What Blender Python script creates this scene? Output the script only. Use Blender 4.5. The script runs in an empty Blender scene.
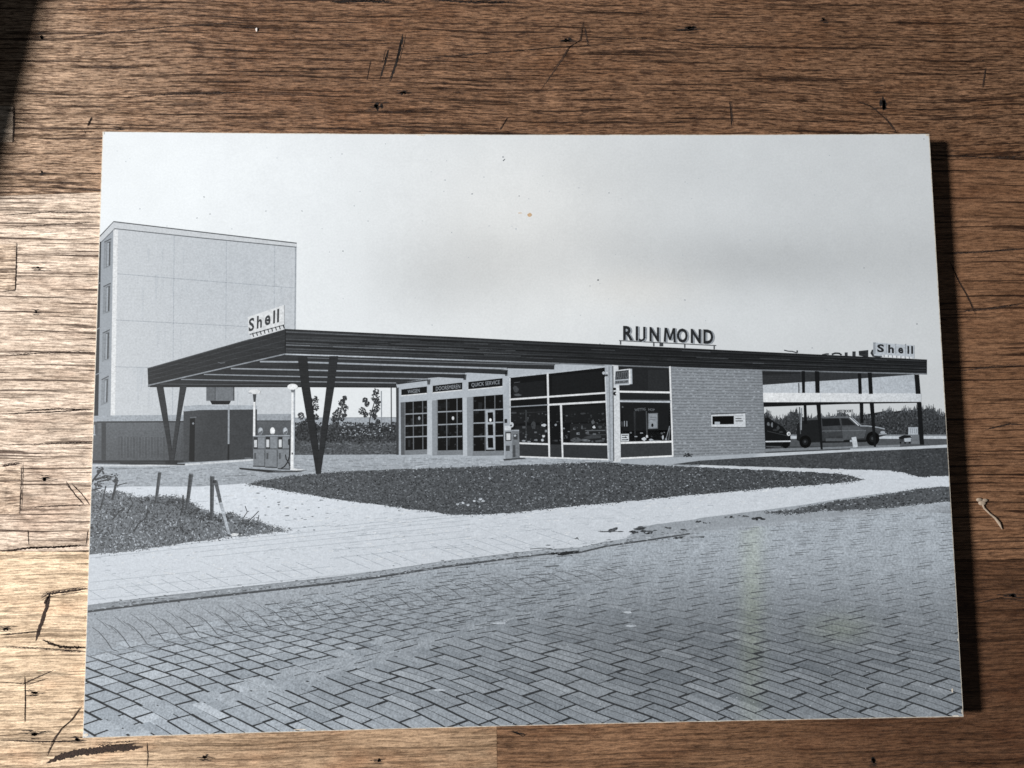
import bpy, bmesh, math, random
from mathutils import Vector, Matrix
random.seed(7)
S = bpy.context.scene
C = S.collection

# ---------------------------------------------------------------- camera
FPX = 850.0
CAM_LOC = Vector((-0.02438, -0.01449, 0.30142))
CAM_ROT = (0.0923, -0.06262, -0.01213)
cd = bpy.data.cameras.new('camera'); cam = bpy.data.objects.new('camera', cd); C.objects.link(cam)
cam.location = CAM_LOC; cam.rotation_euler = CAM_ROT
cd.sensor_width = 36.0; cd.lens = 36.0 * FPX / 1024.0; cd.clip_start = 0.01; cd.clip_end = 50
S.camera = cam

# ---------------------------------------------------------------- world, light, exposure
wd = bpy.data.worlds.new("World"); S.world = wd; wd.use_nodes = True
wd.node_tree.nodes['Background'].inputs[0].default_value = (0.80, 0.90, 1.0, 1)
wd.node_tree.nodes['Background'].inputs[1].default_value = 0.05
LAMP = Vector((-1.25, 0.03, 0.92)); POWER = 39.0
ld = bpy.data.lights.new('window_light', 'AREA'); ld.shape = 'DISK'; ld.size = 0.19; ld.energy = POWER
ld.color = (1.0, 0.985, 0.965)
lo = bpy.data.objects.new('window_light', ld); C.objects.link(lo); lo.location = LAMP
lo.rotation_euler = (Vector((0, 0, 0)) - LAMP).to_track_quat('-Z', 'Y').to_euler()
S.view_settings.view_transform = 'Standard'; S.view_settings.look = 'None'
S.view_settings.exposure = 0.0; S.view_settings.gamma = 1.0
S.render.engine = 'CYCLES'; S.cycles.use_denoising = False; S.cycles.filter_width = 1.6
S.render.resolution_x = 1024; S.render.resolution_y = 768

# ---------------------------------------------------------------- the print's own shape: 30 x 21 cm, warped up towards its right side
PW, PH, CURL = 0.30, 0.20892, 0.00742
TH = 0.0009                       # thickness of the mounted card
TABLE_Z = -TH
def zf(x):
    t = max(0.0, (x + PW/2) / PW); return CURL * t * t
from mathutils import Euler
RM = Euler(CAM_ROT, 'XYZ').to_matrix()
def ray(px, py):
    return RM @ Vector(((px-512)/FPX, -(py-384)/FPX, -1.0))
def on_print(px, py):
    d = ray(px, py); z = 0.003
    for _ in range(8):
        t = (z - CAM_LOC.z) / d.z; p = CAM_LOC + d*t; z = zf(p.x)
    return (p.x, p.y)
def on_table(px, py, z=TABLE_Z):
    d = ray(px, py); t = (z - CAM_LOC.z)/d.z; p = CAM_LOC + d*t
    return (p.x, p.y)
RT = RM.transposed()
def to_px(x, y, z=None):
    v = RT @ (Vector((x, y, zf(x) if z is None else z)) - CAM_LOC)
    return (512 + FPX*v.x/-v.z, 384 - FPX*v.y/-v.z)

# ---------------------------------------------------------------- tones of the print
def s2l(v):
    v = max(0.0, v)/255.0
    return v/12.92 if v <= 0.04045 else ((v+0.055)/1.055)**2.4
TONE_FIX = 1.0
def light_at(x, y):
    d = Vector((x, y, 0)) - LAMP; r = d.length
    n = Vector((-2*CURL*max(0, (x+PW/2))/PW/PW, 0, 1)).normalized()
    ax = (Vector((0,0,0))-LAMP).normalized()
    c = max(0.0, (-d/r).dot(n)) * max(0.0, (d/r).dot(ax))
    return POWER * c / (math.pi**2 * r*r) + 0.047
def sm(t): t = max(0., min(1., t)); return t*t*(3-2*t)
def ink(c, x, y):
    if isinstance(c, (int, float)):
        c = max(4, c); k = sm((235-c)/60.); c = (c*(.982-.024*k), c*(1+.004*k), c*(1.015+.037*k))
    e = light_at(x, y) * TONE_FIX
    return tuple(min(0.97, max(0.004, s2l(v)/e - 0.003)) for v in c) + (1.0,)

# ---------------------------------------------------------------- materials
def new_mat(name):
    m = bpy.data.materials.new(name); m.use_nodes = True
    nt = m.node_tree; b = nt.nodes['Principled BSDF']
    return m, nt, b
def N(nt, t, **kw):
    n = nt.nodes.new(t)
    for k, v in kw.items():
        if k == 'inp':
            for kk, vv in v.items(): n.inputs[kk].default_value = vv
        else: setattr(n, k, v)
    return n
def L(nt, a, b): nt.links.new(a, b)
def mathn(nt, op, a, b=None, clamp=False):
    n = nt.nodes.new('ShaderNodeMath'); n.operation = op; n.use_clamp = clamp
    for i, v in enumerate((a, b)):
        if v is None: continue
        if isinstance(v, (int, float)): n.inputs[i].default_value = v
        else: nt.links.new(v, n.inputs[i])
    return n.outputs[0]
def ink_mat(name, amp=0.12, scale=2600, amp2=0.0, scale2=300, stretch=(1,1,1), rough=0.42, off=0.0):
    m, nt, b = new_mat(name)
    at = N(nt, 'ShaderNodeVertexColor', layer_name='tone')
    tc = N(nt, 'ShaderNodeTexCoord')
    mp = N(nt, 'ShaderNodeMapping'); mp.inputs['Scale'].default_value = stretch
    L(nt, tc.outputs['Object'], mp.inputs[0])
    n1 = N(nt, 'ShaderNodeTexNoise', inp={'Scale': scale, 'Detail': 2.0, 'Roughness': 0.65})
    L(nt, tc.outputs['Object'], n1.inputs['Vector'])
    f = mathn(nt, 'MULTIPLY_ADD', n1.outputs['Fac'], amp*4); f.node.inputs[2].default_value = 1 - amp*2 + off
    if amp2:
        n2 = N(nt, 'ShaderNodeTexNoise', inp={'Scale': scale2, 'Detail': 4.0, 'Roughness': 0.7})
        L(nt, mp.outputs[0], n2.inputs['Vector'])
        g = mathn(nt, 'MULTIPLY_ADD', n2.outputs['Fac'], amp2*4); g.node.inputs[2].default_value = 1 - amp2*2
        f = mathn(nt, 'MULTIPLY', f, g)
    f = mathn(nt, 'MAXIMUM', f, 0.05)
    mx = N(nt, 'ShaderNodeVectorMath', operation='SCALE')
    L(nt, at.outputs['Color'], mx.inputs[0]); L(nt, f, mx.inputs['Scale'])
    L(nt, mx.outputs[0], b.inputs['Base Color'])
    b.inputs['Roughness'].default_value = rough
    b.inputs['Specular IOR Level'].default_value = 0.25
    return m
M_SKY   = ink_mat('print_sky', 0.05, 1500, 0.035, 70)
M_FLAT  = ink_mat('print_smooth', 0.22, 1500, 0.10, 500)
M_WALL  = ink_mat('print_render_wall', 0.13, 1500, 0.05, 300)
M_GRASS = ink_mat('print_grass', 0.52, 1450, 0.26, 650, (1, 1.6, 1))
M_PAVE  = ink_mat('print_paving', 0.12, 1700, 0.09, 300, (1, 4, 1))
M_BLOCK = ink_mat('print_road_blocks', 0.34, 1500, 0.12, 260)
M_WOODP = ink_mat('print_boarding', 0.28, 1700, 0.42, 260, (0.35, 6, 1))
M_BRICK = ink_mat('print_brick', 0.24, 1500, 0.07, 300)
M_LEAF  = ink_mat('print_foliage', 0.65, 1400, 0.30, 700)
M_SHED  = ink_mat('print_dark_wall', 0.26, 1500, 0.12, 350)

def card_mat():
    m, nt, b = new_mat('card_edge')
    tc = N(nt, 'ShaderNodeTexCoord')
    n = N(nt, 'ShaderNodeTexNoise', inp={'Scale': 900, 'Detail': 3})
    L(nt, tc.outputs['Object'], n.inputs['Vector'])
    r = N(nt, 'ShaderNodeValToRGB'); r.color_ramp.elements[0].position = .3; r.color_ramp.elements[1].position = .6
    r.color_ramp.elements[0].color = (.50, .42, .33, 1); r.color_ramp.elements[1].color = (.80, .75, .66, 1)
    L(nt, n.outputs['Fac'], r.inputs[0]); L(nt, r.outputs[0], b.inputs['Base Color'])
    b.inputs['Roughness'].default_value = .8
    return m
M_CARD = card_mat()

def ramp(nt, src, p0, c0, p1, c1):
    r = N(nt, 'ShaderNodeValToRGB'); e = r.color_ramp.elements
    e[0].position = p0; e[1].position = p1
    e[0].color = (c0,)*3 + (1,) if isinstance(c0, (int, float)) else tuple(c0) + (1,)
    e[1].color = (c1,)*3 + (1,) if isinstance(c1, (int, float)) else tuple(c1) + (1,)
    L(nt, src, r.inputs[0]); return r.outputs[0]
def mixc(nt, fac, a, b, mode='MIX'):
    m = N(nt, 'ShaderNodeMix', data_type='RGBA', blend_type=mode)
    if isinstance(fac, (int, float)): m.inputs[0].default_value = fac
    else: L(nt, fac, m.inputs[0])
    for i, v in ((6, a), (7, b)):
        if isinstance(v, tuple): m.inputs[i].default_value = v + (1,)
        else: L(nt, v, m.inputs[i])
    return m.outputs[2]
def wood_mat(name, ca, cb_, x0, x1, streak=1.0, fine=1.0, shift=0.0, blotch=(.62, .49, .39), bl=.4):
    """weathered board: colour drifts from ca to cb_ along the board (window sheen is painted into its paler end), broken up by noise"""
    m, nt, b = new_mat(name)
    tc = N(nt, 'ShaderNodeTexCoord'); src = tc.outputs['Object']
    ad = N(nt, 'ShaderNodeVectorMath', operation='ADD'); ad.inputs[1].default_value = (shift, shift*.7, 0)
    L(nt, src, ad.inputs[0]); src = ad.outputs[0]
    wv = N(nt, 'ShaderNodeTexNoise', inp={'Scale': 14, 'Detail': 1}); L(nt, src, wv.inputs['Vector'])
    wv2 = N(nt, 'ShaderNodeTexNoise', inp={'Scale': 90, 'Detail': 2}); L(nt, src, wv2.inputs['Vector'])
    w = mathn(nt, 'MULTIPLY_ADD', wv.outputs['Fac'], .0045); L(nt, mathn(nt, 'MULTIPLY', wv2.outputs['Fac'], .0003), w.node.inputs[2])
    cb = N(nt, 'ShaderNodeCombineXYZ'); L(nt, w, cb.inputs['Y'])
    vv = N(nt, 'ShaderNodeVectorMath', operation='ADD'); L(nt, src, vv.inputs[0]); L(nt, cb.outputs[0], vv.inputs[1])
    def noise(sx, sy, detail=3, rough=.6, seed=0.0):
        mp = N(nt, 'ShaderNodeMapping'); mp.inputs['Scale'].default_value = (sx, sy, 1); mp.inputs['Location'].default_value = (seed, seed*1.7, 0)
        L(nt, vv.outputs[0], mp.inputs[0])
        n = N(nt, 'ShaderNodeTexNoise', inp={'Scale': 1.0, 'Detail': detail, 'Roughness': rough}); L(nt, mp.outputs[0], n.inputs['Vector'])
        return n.outputs['Fac']
    big = noise(9, 22, 3, .6, 3.1)
    mid = noise(26, 330, 4, .65, 8.2)
    fib = noise(190, 2200, 3, .8, 1.3)
    por = noise(170, 1800, 3, .6, 5.5)
    por2 = noise(420, 2300, 2, .5, 17.5)
    crk = noise(15, 900, 3, .62, 9.9)
    crk2 = noise(9, 460, 4, .7, 4.4)
    patch = noise(30, 60, 3, .6, 14.4)
    spk = noise(1100, 1900, 2, .6, 2.4)
    sx = N(nt, 'ShaderNodeSeparateXYZ'); L(nt, tc.outputs['Object'], sx.inputs[0])
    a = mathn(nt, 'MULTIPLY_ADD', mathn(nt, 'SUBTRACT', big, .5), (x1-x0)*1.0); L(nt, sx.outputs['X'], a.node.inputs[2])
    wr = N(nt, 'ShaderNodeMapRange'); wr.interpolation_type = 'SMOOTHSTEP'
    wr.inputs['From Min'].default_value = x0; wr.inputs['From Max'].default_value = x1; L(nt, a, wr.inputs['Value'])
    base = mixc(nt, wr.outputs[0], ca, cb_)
    base = mixc(nt, 1.0, base, ramp(nt, mid, .34, (.74, .70, .66), .66, (1.24, 1.24, 1.24)), 'MULTIPLY')
    base = mixc(nt, mathn(nt, 'MULTIPLY', ramp(nt, patch, .52, 0, .68, 1), bl), base, blotch, 'MULTIPLY')
    base = mixc(nt, 1.0, base, ramp(nt, fib, .34, 1-.60*fine, .66, 1+.62*fine), 'MULTIPLY')
    def dk(n, p0, p1, k, c):
        nonlocal base
        base = mixc(nt, mathn(nt, 'MULTIPLY', ramp(nt, n, p0, 0, p1, 1), min(1, k)), base, c, 'MULTIPLY')
    dk(por, .51, .61, .95*fine, (.22, .17, .15)); dk(por2, .54, .64, .75*fine, (.30, .25, .22))
    dk(crk, .57, .62, .95*streak, (.13, .10, .09)); dk(crk2, .60, .66, .80*streak, (.20, .17, .16))
    base = mixc(nt, mathn(nt, 'MULTIPLY', ramp(nt, spk, .60, 0, .75, 1), .30), base, (1.5, 1.5, 1.5), 'MULTIPLY')
    L(nt, base, b.inputs['Base Color'])
    b.inputs['Roughness'].default_value = .52
    b.inputs['Specular IOR Level'].default_value = .30
    h = mathn(nt, 'MULTIPLY', ramp(nt, por, .50, 1, .66, 0), .6)
    h = mathn(nt, 'ADD', h, mathn(nt, 'MULTIPLY', ramp(nt, crk, .55, 1, .63, 0), 1.2))
    h = mathn(nt, 'ADD', h, mathn(nt, 'MULTIPLY', fib, .9))
    h = mathn(nt, 'ADD', h, mathn(nt, 'MULTIPLY', spk, .5))
    h = mathn(nt, 'ADD', h, mathn(nt, 'MULTIPLY', crk2, .5))
    bp = N(nt, 'ShaderNodeBump', inp={'Strength': .9, 'Distance': .0003}); L(nt, h, bp.inputs['Height'])
    L(nt, bp.outputs[0], b.inputs['Normal'])
    return m
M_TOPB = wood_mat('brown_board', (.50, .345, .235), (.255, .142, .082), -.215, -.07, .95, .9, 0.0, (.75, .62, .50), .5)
M_MIDB = wood_mat('pale_sheen_board', (.84, .69, .56), (.29, .155, .086), -.10, .12, 1.0, .52, .37, (.80, .72, .68), .6)  # left end paled: sheen of the window painted into the board colour
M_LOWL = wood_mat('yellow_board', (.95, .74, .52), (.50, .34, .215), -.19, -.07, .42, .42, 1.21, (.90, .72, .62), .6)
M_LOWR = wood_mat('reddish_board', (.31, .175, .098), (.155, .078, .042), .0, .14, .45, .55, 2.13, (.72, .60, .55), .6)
M_PLUG = wood_mat('wood_plug', (.78, .62, .48), (.78, .62, .48), -.3, -.2, .8, .8, 3.3)
M_WOOD = M_LOWR
def plain(name, col, rough=.7, noise=.25, scale=800):
    m, nt, b = new_mat(name)
    tc = N(nt, 'ShaderNodeTexCoord'); n = N(nt, 'ShaderNodeTexNoise', inp={'Scale': scale, 'Detail': 3}); L(nt, tc.outputs['Object'], n.inputs['Vector'])
    r = ramp(nt, n.outputs['Fac'], .3, tuple(c*(1-noise) for c in col), .7, tuple(c*(1+noise) for c in col))
    L(nt, r, b.inputs['Base Color']); b.inputs['Roughness'].default_value = rough
    return m
M_CRACK = plain('dark_crack', (.013, .009, .008), .95, .6, 1500)
M_STAIN = plain('stain', (.034, .019, .013), .9, .9, 2200)
M_STAINL = plain('brown_stain', (.17, .10, .065), .8, .4, 1500)
M_FIBRE = plain('dry_fibre', (.42, .33, .25), .7)
M_SHADOW_CASE = plain('added_shadow_case', (.012, .012, .013), .6)
M_WHITE = plain('white_crumb', (.75, .70, .66), .7)

# ---------------------------------------------------------------- object helpers
def link(name, me, mat, parent=None):
    o = bpy.data.objects.new(name, me); C.objects.link(o)
    if mat: me.materials.append(mat)
    if parent: o.parent = parent
    return o
def thing(name, label, cat, loc=(0, 0, 0), group=None):
    o = bpy.data.objects.new(name, None); C.objects.link(o); o.location = loc; o.empty_display_size = .02
    o['label'] = label; o['category'] = cat
    if group: o['group'] = group
    return o
PRINT = thing('photographic_print', 'black and white photographic print of a filling station, lying on the worn table', 'photograph')

def clip_rect(pts):
    b = (PW/2 - 2.6e-4, PH/2 - 2.6e-4)
    for ax, sg in ((0, 1), (0, -1), (1, 1), (1, -1)):
        lim = b[ax]; out = []
        n = len(pts)
        for i in range(n):
            p, q = pts[i], pts[(i+1) % n]
            pi, qi = p[ax]*sg <= lim, q[ax]*sg <= lim
            if pi: out.append(p)
            if pi != qi:
                t = (lim*sg - p[ax])/(q[ax]-p[ax])
                out.append((p[0]+(q[0]-p[0])*t, p[1]+(q[1]-p[1])*t))
        pts = out
        if len(pts) < 3: return []
    return pts
LAYER = 5e-6
class P:
    """one printed part: flat polygons (given where they stand on the print), built as ONE mesh that follows the warped card"""
    def __init__(self, name, mat, layer, parent=None, grid=None, label=None):
        self.name, self.mat, self.layer, self.grid = name, mat, layer, grid
        self.parent = parent if parent is not None else PRINT; self.items = []; self.label = label
    def poly(self, pts, tone, dz=0.0):
        self.items.append(([on_print(*p) for p in pts], tone, dz)); return self
    def rect(self, x0, y0, x1, y1, tone, dz=0.0): return self.poly([(x0,y0),(x1,y0),(x1,y1),(x0,y1)], tone, dz)
    def line(self, a, b, w, tone, w2=None, dz=0.0):
        w2 = w if w2 is None else w2
        dx, dy = b[0]-a[0], b[1]-a[1]; l = math.hypot(dx, dy) or 1; nx, ny = -dy/l/2, dx/l/2
        return self.poly([(a[0]+nx*w, a[1]+ny*w), (b[0]+nx*w2, b[1]+ny*w2), (b[0]-nx*w2, b[1]-ny*w2), (a[0]-nx*w, a[1]-ny*w)], tone, dz)
    def pline(self, pts, w, tone, dz=0.0):
        # one strip, mitred, so its quads do not overlap
        L_, R_ = [], []
        for i, p in enumerate(pts):
            a = pts[max(0, i-1)]; b = pts[min(len(pts)-1, i+1)]
            dx, dy = b[0]-a[0], b[1]-a[1]; l = math.hypot(dx, dy) or 1
            ww = w[i] if isinstance(w, (list, tuple)) else w
            L_.append((p[0]-dy/l*ww/2, p[1]+dx/l*ww/2)); R_.append((p[0]+dy/l*ww/2, p[1]-dx/l*ww/2))
        for i in range(len(pts)-1):
            self.poly([L_[i], L_[i+1], R_[i+1], R_[i]], tone, dz)
        return self
    def disc(self, x, y, rx, ry, tone, n=14, dz=0.0, jit=0.0):
        return self.poly([(x+rx*(1+random.uniform(-jit, jit))*math.cos(2*math.pi*i/n), y+ry*(1+random.uniform(-jit, jit))*math.sin(2*math.pi*i/n)) for i in range(n)], tone, dz)
    def build(self):
        bm = bmesh.new(); lay = bm.verts.layers.float_color.new('tone')
        fl = bm.faces.layers.int.new('it')
        for k, (pts, tone, dz) in enumerate(self.items):
            pts = clip_rect(pts)
            if len(pts) < 3: continue
            ar = sum(pts[i][0]*pts[(i+1) % len(pts)][1]-pts[(i+1) % len(pts)][0]*pts[i][1] for i in range(len(pts)))
            if abs(ar) < 1e-12: continue
            if ar < 0: pts = pts[::-1]
            try:
                f = bm.faces.new([bm.verts.new((x, y, 0)) for x, y in pts]); f[fl] = k
            except ValueError: pass
        big = [f for f in bm.faces if len(f.verts) > 4]
        if big: bmesh.ops.triangulate(bm, faces=big)
        xs = [v.co.x for v in bm.verts]
        if not xs: bm.free(); return None
        ys = [v.co.y for v in bm.verts]
        step = self.grid or 0.01
        k = math.ceil(min(xs)/step)
        while k*step < max(xs):
            bmesh.ops.bisect_plane(bm, geom=bm.verts[:]+bm.edges[:]+bm.faces[:], dist=1e-9, plane_co=(k*step, 0, 0), plane_no=(1, 0, 0)); k += 1
        if self.grid:
            k = math.ceil(min(ys)/step)
            while k*step < max(ys):
                bmesh.ops.bisect_plane(bm, geom=bm.verts[:]+bm.edges[:]+bm.faces[:], dist=1e-9, plane_co=(0, k*step, 0), plane_no=(0, 1, 0)); k += 1
        if self.grid:
            k = math.ceil(min(xs)/.01)
            while k*.01 < max(xs):
                bmesh.ops.bisect_plane(bm, geom=bm.verts[:]+bm.edges[:]+bm.faces[:], dist=1e-9, plane_co=(k*.01, 0, 0), plane_no=(1, 0, 0)); k += 1
        for f in bm.faces:
            _, tone, dz = self.items[f[fl]]
            for v in f.verts:
                c = tone(*to_px(v.co.x, v.co.y)) if callable(tone) else tone
                v[lay] = ink(c, v.co.x, v.co.y)
                v.co.z = (self.layer + dz)*LAYER
        for v in bm.verts:
            # piecewise-linear warp shared by all layers so that they never cross
            x0 = math.floor(v.co.x/0.01)*0.01; t = (v.co.x-x0)/0.01
            v.co.z += zf(x0)*(1-t) + zf(x0+0.01)*t
        me = bpy.data.meshes.new(self.name); bm.to_mesh(me); bm.free()
        self.ob = link(self.name, me, self.mat, self.parent)
        if self.label: self.ob['label'] = self.label
        return self.ob

_tc = {}
def text_tris(s, bold=0.0):
    if (s, bold) in _tc: return _tc[(s, bold)]
    cu = bpy.data.curves.new('t', 'FONT'); cu.body = s; cu.offset = bold; cu.resolution_u = 3; cu.fill_mode = 'FRONT'
    o = bpy.data.objects.new('t', cu); C.objects.link(o)
    dg = bpy.context.evaluated_depsgraph_get(); me = bpy.data.meshes.new_from_object(o.evaluated_get(dg))
    vs = [tuple(v.co) for v in me.vertices]; me.calc_loop_triangles()
    tr = [[vs[i][:2] for i in t.vertices] for t in me.loop_triangles]
    xs = [v[0] for v in vs]; ys = [v[1] for v in vs]
    x0, x1, y0, y1 = min(xs), max(xs), min(0, min(ys)) if False else min(ys), max(ys)
    tr = [[((p[0]-x0)/(x1-x0), (p[1]-y0)/(y1-y0)) for p in t] for t in tr]
    bpy.data.objects.remove(o); bpy.data.curves.remove(cu); bpy.data.meshes.remove(me)
    _tc[(s, bold)] = tr; return tr
def text(part, s, bl, br, tr_, tl, tone, bold=0.0, dz=0.0):
    for t in text_tris(s, bold):
        out = []
        for u, v in t:
            out.append(tuple((bl[i]*(1-u)+br[i]*u)*(1-v) + (tl[i]*(1-u)+tr_[i]*u)*v for i in (0, 1)))
        part.poly(out, tone, dz)

def lerp(a, b, t): return a+(b-a)*t
def sm(t): t = max(0., min(1., t)); return t*t*(3-2*t)
def gauss(x, y, cx, cy, rx, ry): return math.exp(-((x-cx)/rx)**2-((y-cy)/ry)**2)

# ---------------------------------------------------------------- the table
TBL = thing('wooden_table', 'old worn wooden table with cracked weathered grain, under the photographic print', 'table', (0, 0, TABLE_Z))
NX0, NX1, NY0, NY1 = -.45, .50, -.33, .36
def seam(p, q, x):          # seams between the boards run slightly askew
    (xa, ya), (xb, yb) = on_table(*p), on_table(*q); return ya + (yb-ya)*(x-xa)/(xb-xa)
s1 = lambda x: seam((0, 196), (1024, 157), x); s2 = lambda x: seam((0, 551), (1024, 560), x)
XB = on_table(497, 750)[0]
def board(x0, x1, lo, hi, mat):
    bm = bmesh.new(); g = .00006
    q = [(x0+g, lo(x0)+g), (x1-g, lo(x1)+g), (x1-g, hi(x1)-g), (x0+g, hi(x0)-g)]
    a_ = [bm.verts.new((x, y, -.032)) for x, y in q]; b_ = [bm.verts.new((x, y, 0)) for x, y in q]
    bm.faces.new(a_[::-1]); bm.faces.new(b_)
    for i in range(4): bm.faces.new((a_[i], a_[(i+1) % 4], b_[(i+1) % 4], b_[i]))
    me = bpy.data.meshes.new('board'); bm.to_mesh(me); bm.free(); return link('board', me, mat, TBL)
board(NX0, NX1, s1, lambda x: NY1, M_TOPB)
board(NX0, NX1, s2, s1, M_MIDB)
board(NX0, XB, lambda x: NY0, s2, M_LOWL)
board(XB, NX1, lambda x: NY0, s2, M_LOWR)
for lx, ly in ((-.41, -.29), (-.41, .32), (.46, -.29), (.46, .32)):
    bm = bmesh.new()
    bmesh.ops.create_cone(bm, segments=20, radius1=.016, radius2=.026, depth=.66, cap_ends=True, matrix=Matrix.Translation((lx, ly, -.0325-.33)))
    me = bpy.data.meshes.new('leg'); bm.to_mesh(me); bm.free(); link('leg', me, M_WOOD, TBL)

def mark(name, polys, mat, dz=.00006):
    """worn mark in the table surface: irregular flat patches in table coordinates"""
    bm = bmesh.new()
    for pts in polys:
        q = [on_table(*p) for p in pts]
        ar = sum(q[i][0]*q[(i+1) % len(q)][1]-q[(i+1) % len(q)][0]*q[i][1] for i in range(len(q)))
        if ar < 0: q = q[::-1]
        f = bm.faces.new([bm.verts.new((x, y, dz)) for x, y in q])
    big = [f for f in bm.faces if len(f.verts) > 4]
    if big: bmesh.ops.triangulate(bm, faces=big)
    me = bpy.data.meshes.new(name); bm.to_mesh(me); bm.free()
    return link(name, me, mat, TBL)
def jag(pts, w, seg=3.0, jit=.45, taper=True):
    """ragged strip along a polyline"""
    dense = []
    for a, b in zip(pts, pts[1:]):
        n = max(1, int(math.hypot(b[0]-a[0], b[1]-a[1])/seg))
        dense += [(lerp(a[0], b[0], i/n), lerp(a[1], b[1], i/n)) for i in range(n)]
    dense.append(pts[-1]); n = len(dense); Lp, Rp = [], []
    for i, p in enumerate(dense):
        a = dense[max(0, i-1)]; b = dense[min(n-1, i+1)]
        dx, dy = b[0]-a[0], b[1]-a[1]; l = math.hypot(dx, dy) or 1
        t = i/(n-1); tw = (min(1, t*5+.15)*min(1, (1-t)*5+.15)) if taper else 1
        k = w*tw/2; ox = random.uniform(-jit, jit)*w*.5
        j1, j2 = k*(1+random.uniform(-jit, jit)), k*(1+random.uniform(-jit, jit))
        Lp.append((p[0]-dy/l*(j1+ox), p[1]+dx/l*(j1+ox))); Rp.append((p[0]+dy/l*(j2-ox), p[1]-dx/l*(j2-ox)))
    return [[Lp[i], Lp[i+1], Rp[i+1], Rp[i]] for i in range(n-1)]
def blob(x, y, rx, ry, n=12, jit=.3):
    return [(x+rx*(1+random.uniform(-jit, jit))*math.cos(6.2832*i/n), y+ry*(1+random.uniform(-jit, jit))*math.sin(6.2832*i/n)) for i in range(n)]

cracks = [  # polyline, width
 ([(380,80),(384,66),(388,50)], 2.4), ([(390,82),(397,62),(402,40),(403,34)], 2.8), ([(367,80),(371,60)], 1.0),
 ([(541,90),(552,74),(562,60),(570,47),(581,40),(584,20)], 1.5), ([(584,26),(588,46)], 1.2),
 ([(730,101),(731,112),(732,126)], 2.0), ([(857,101),(872,107),(884,117),(892,126),(896,133)], 1.8),
 ([(14,104),(14,124),(13,143)], 1.6), ([(92,117),(88,126)], 2.6), ([(500,130),(508,117)], 1.6),
 ([(17,243),(16.5,268),(15.5,290),(3,291)], 1.4), ([(86,134),(84,131)], 1.0),
 ([(22,463),(21,490),(20,514)], 1.3), ([(0,466),(22,463)], 2.2),
 ([(41,598),(48,594),(62,592),(76,590),(88,588)], 2.6), ([(44,604),(49,596)],2),
 ([(0,635),(22,633),(40,631)], 1.8), ([(42,640),(60,647),(86,648)], 3.4), ([(0,646),(40,648),(88,652)], 1.4),
 ([(25,676),(25.5,700),(25,722)], 1.3), ([(0,682),(30,684),(48,678)], 1.2), ([(22,684),(40,676),(54,670)], 1.2),
 ([(47,756),(56,737),(62,728),(72,720),(82,706)], 1.6), ([(147,742),(148,757),(147,768)], 1.2),
 ([(0,552),(30,548),(60,547),(88,545)], 2.6), ([(86,545),(88,530)], 1.2), ([(0,740),(40,742),(84,741)], 1.6),
 ([(66,482),(76,496),(84,504)], 1.3), ([(72,484),(82,494),(90,505)], 1.2), ([(28,530),(29,545)], 1.2),
 ([(950,262),(958,280),(967,296),(976,315)], 1.4), ([(938,318),(948,321)], 1.2), ([(986,68),(983,88)], 1.6),
 ([(330,2),(360,1),(392,2)], 3.0), ([(412,60),(440,57),(500,52),(560,47),(610,44)], 1.4), ([(60,40),(110,33),(170,27),(250,22)], 1.0),
 ([(600,40),(640,38),(700,44),(770,47)], 1.1), ([(430,0),(470,2),(520,3)], 2.4), ([(112,98),(150,95),(210,94),(250,92)], 1.3),
 ([(940,155),(990,158),(1024,156)], 1.6), ([(945,254),(985,252),(1024,249)], 1.5), ([(950,372),(985,368),(1024,365)], 1.6),
 ([(955,312),(980,310),(1024,304)], 1.8), ([(985,430),(1010,424),(1024,425)], 1.6), ([(975,604),(1000,598),(1024,601)], 1.2),
 ([(0,215),(50,212),(100,213)], 1.2), ([(0,414),(50,412),(93,409)], 1.4), ([(0,445),(45,444),(92,443)], 1.3),
 ([(0,356),(40,353),(94,352)], 1.3), ([(28,507),(70,505),(88,505)], 1.2), ([(512,731),(522,734),(526,735)], 2.2),
 ([(905,764),(950,761),(1000,764)], 1.2), ([(22,411),(60,409),(92,410)],1.4), ([(0,228),(30,226),(99,222)],1.2)]
for pts, w in cracks:
    hor = abs(pts[-1][1]-pts[0][1]) < .25*abs(pts[-1][0]-pts[0][0])
    st_ = jag(pts, w*.62, 1.3, .55)
    n_ = max(1, int(w*1.6))
    for _ in range(n_):
        o_ = random.gauss(0, w*.45); t0 = random.uniform(0, .5); t1 = random.uniform(.5, 1); k0 = int(t0*len(pts)); seg_ = pts[k0:] if len(pts)-k0 >= 2 else pts
        st_ += jag([(x+(0 if hor else o_), y+(o_*1.3 if hor else random.gauss(0,.8))) for x, y in seg_], .5, 1.3, .8)
    mark('crack', st_, M_CRACK if w >= 2.2 and pts[0][0] > 100 else M_STAIN)
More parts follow.
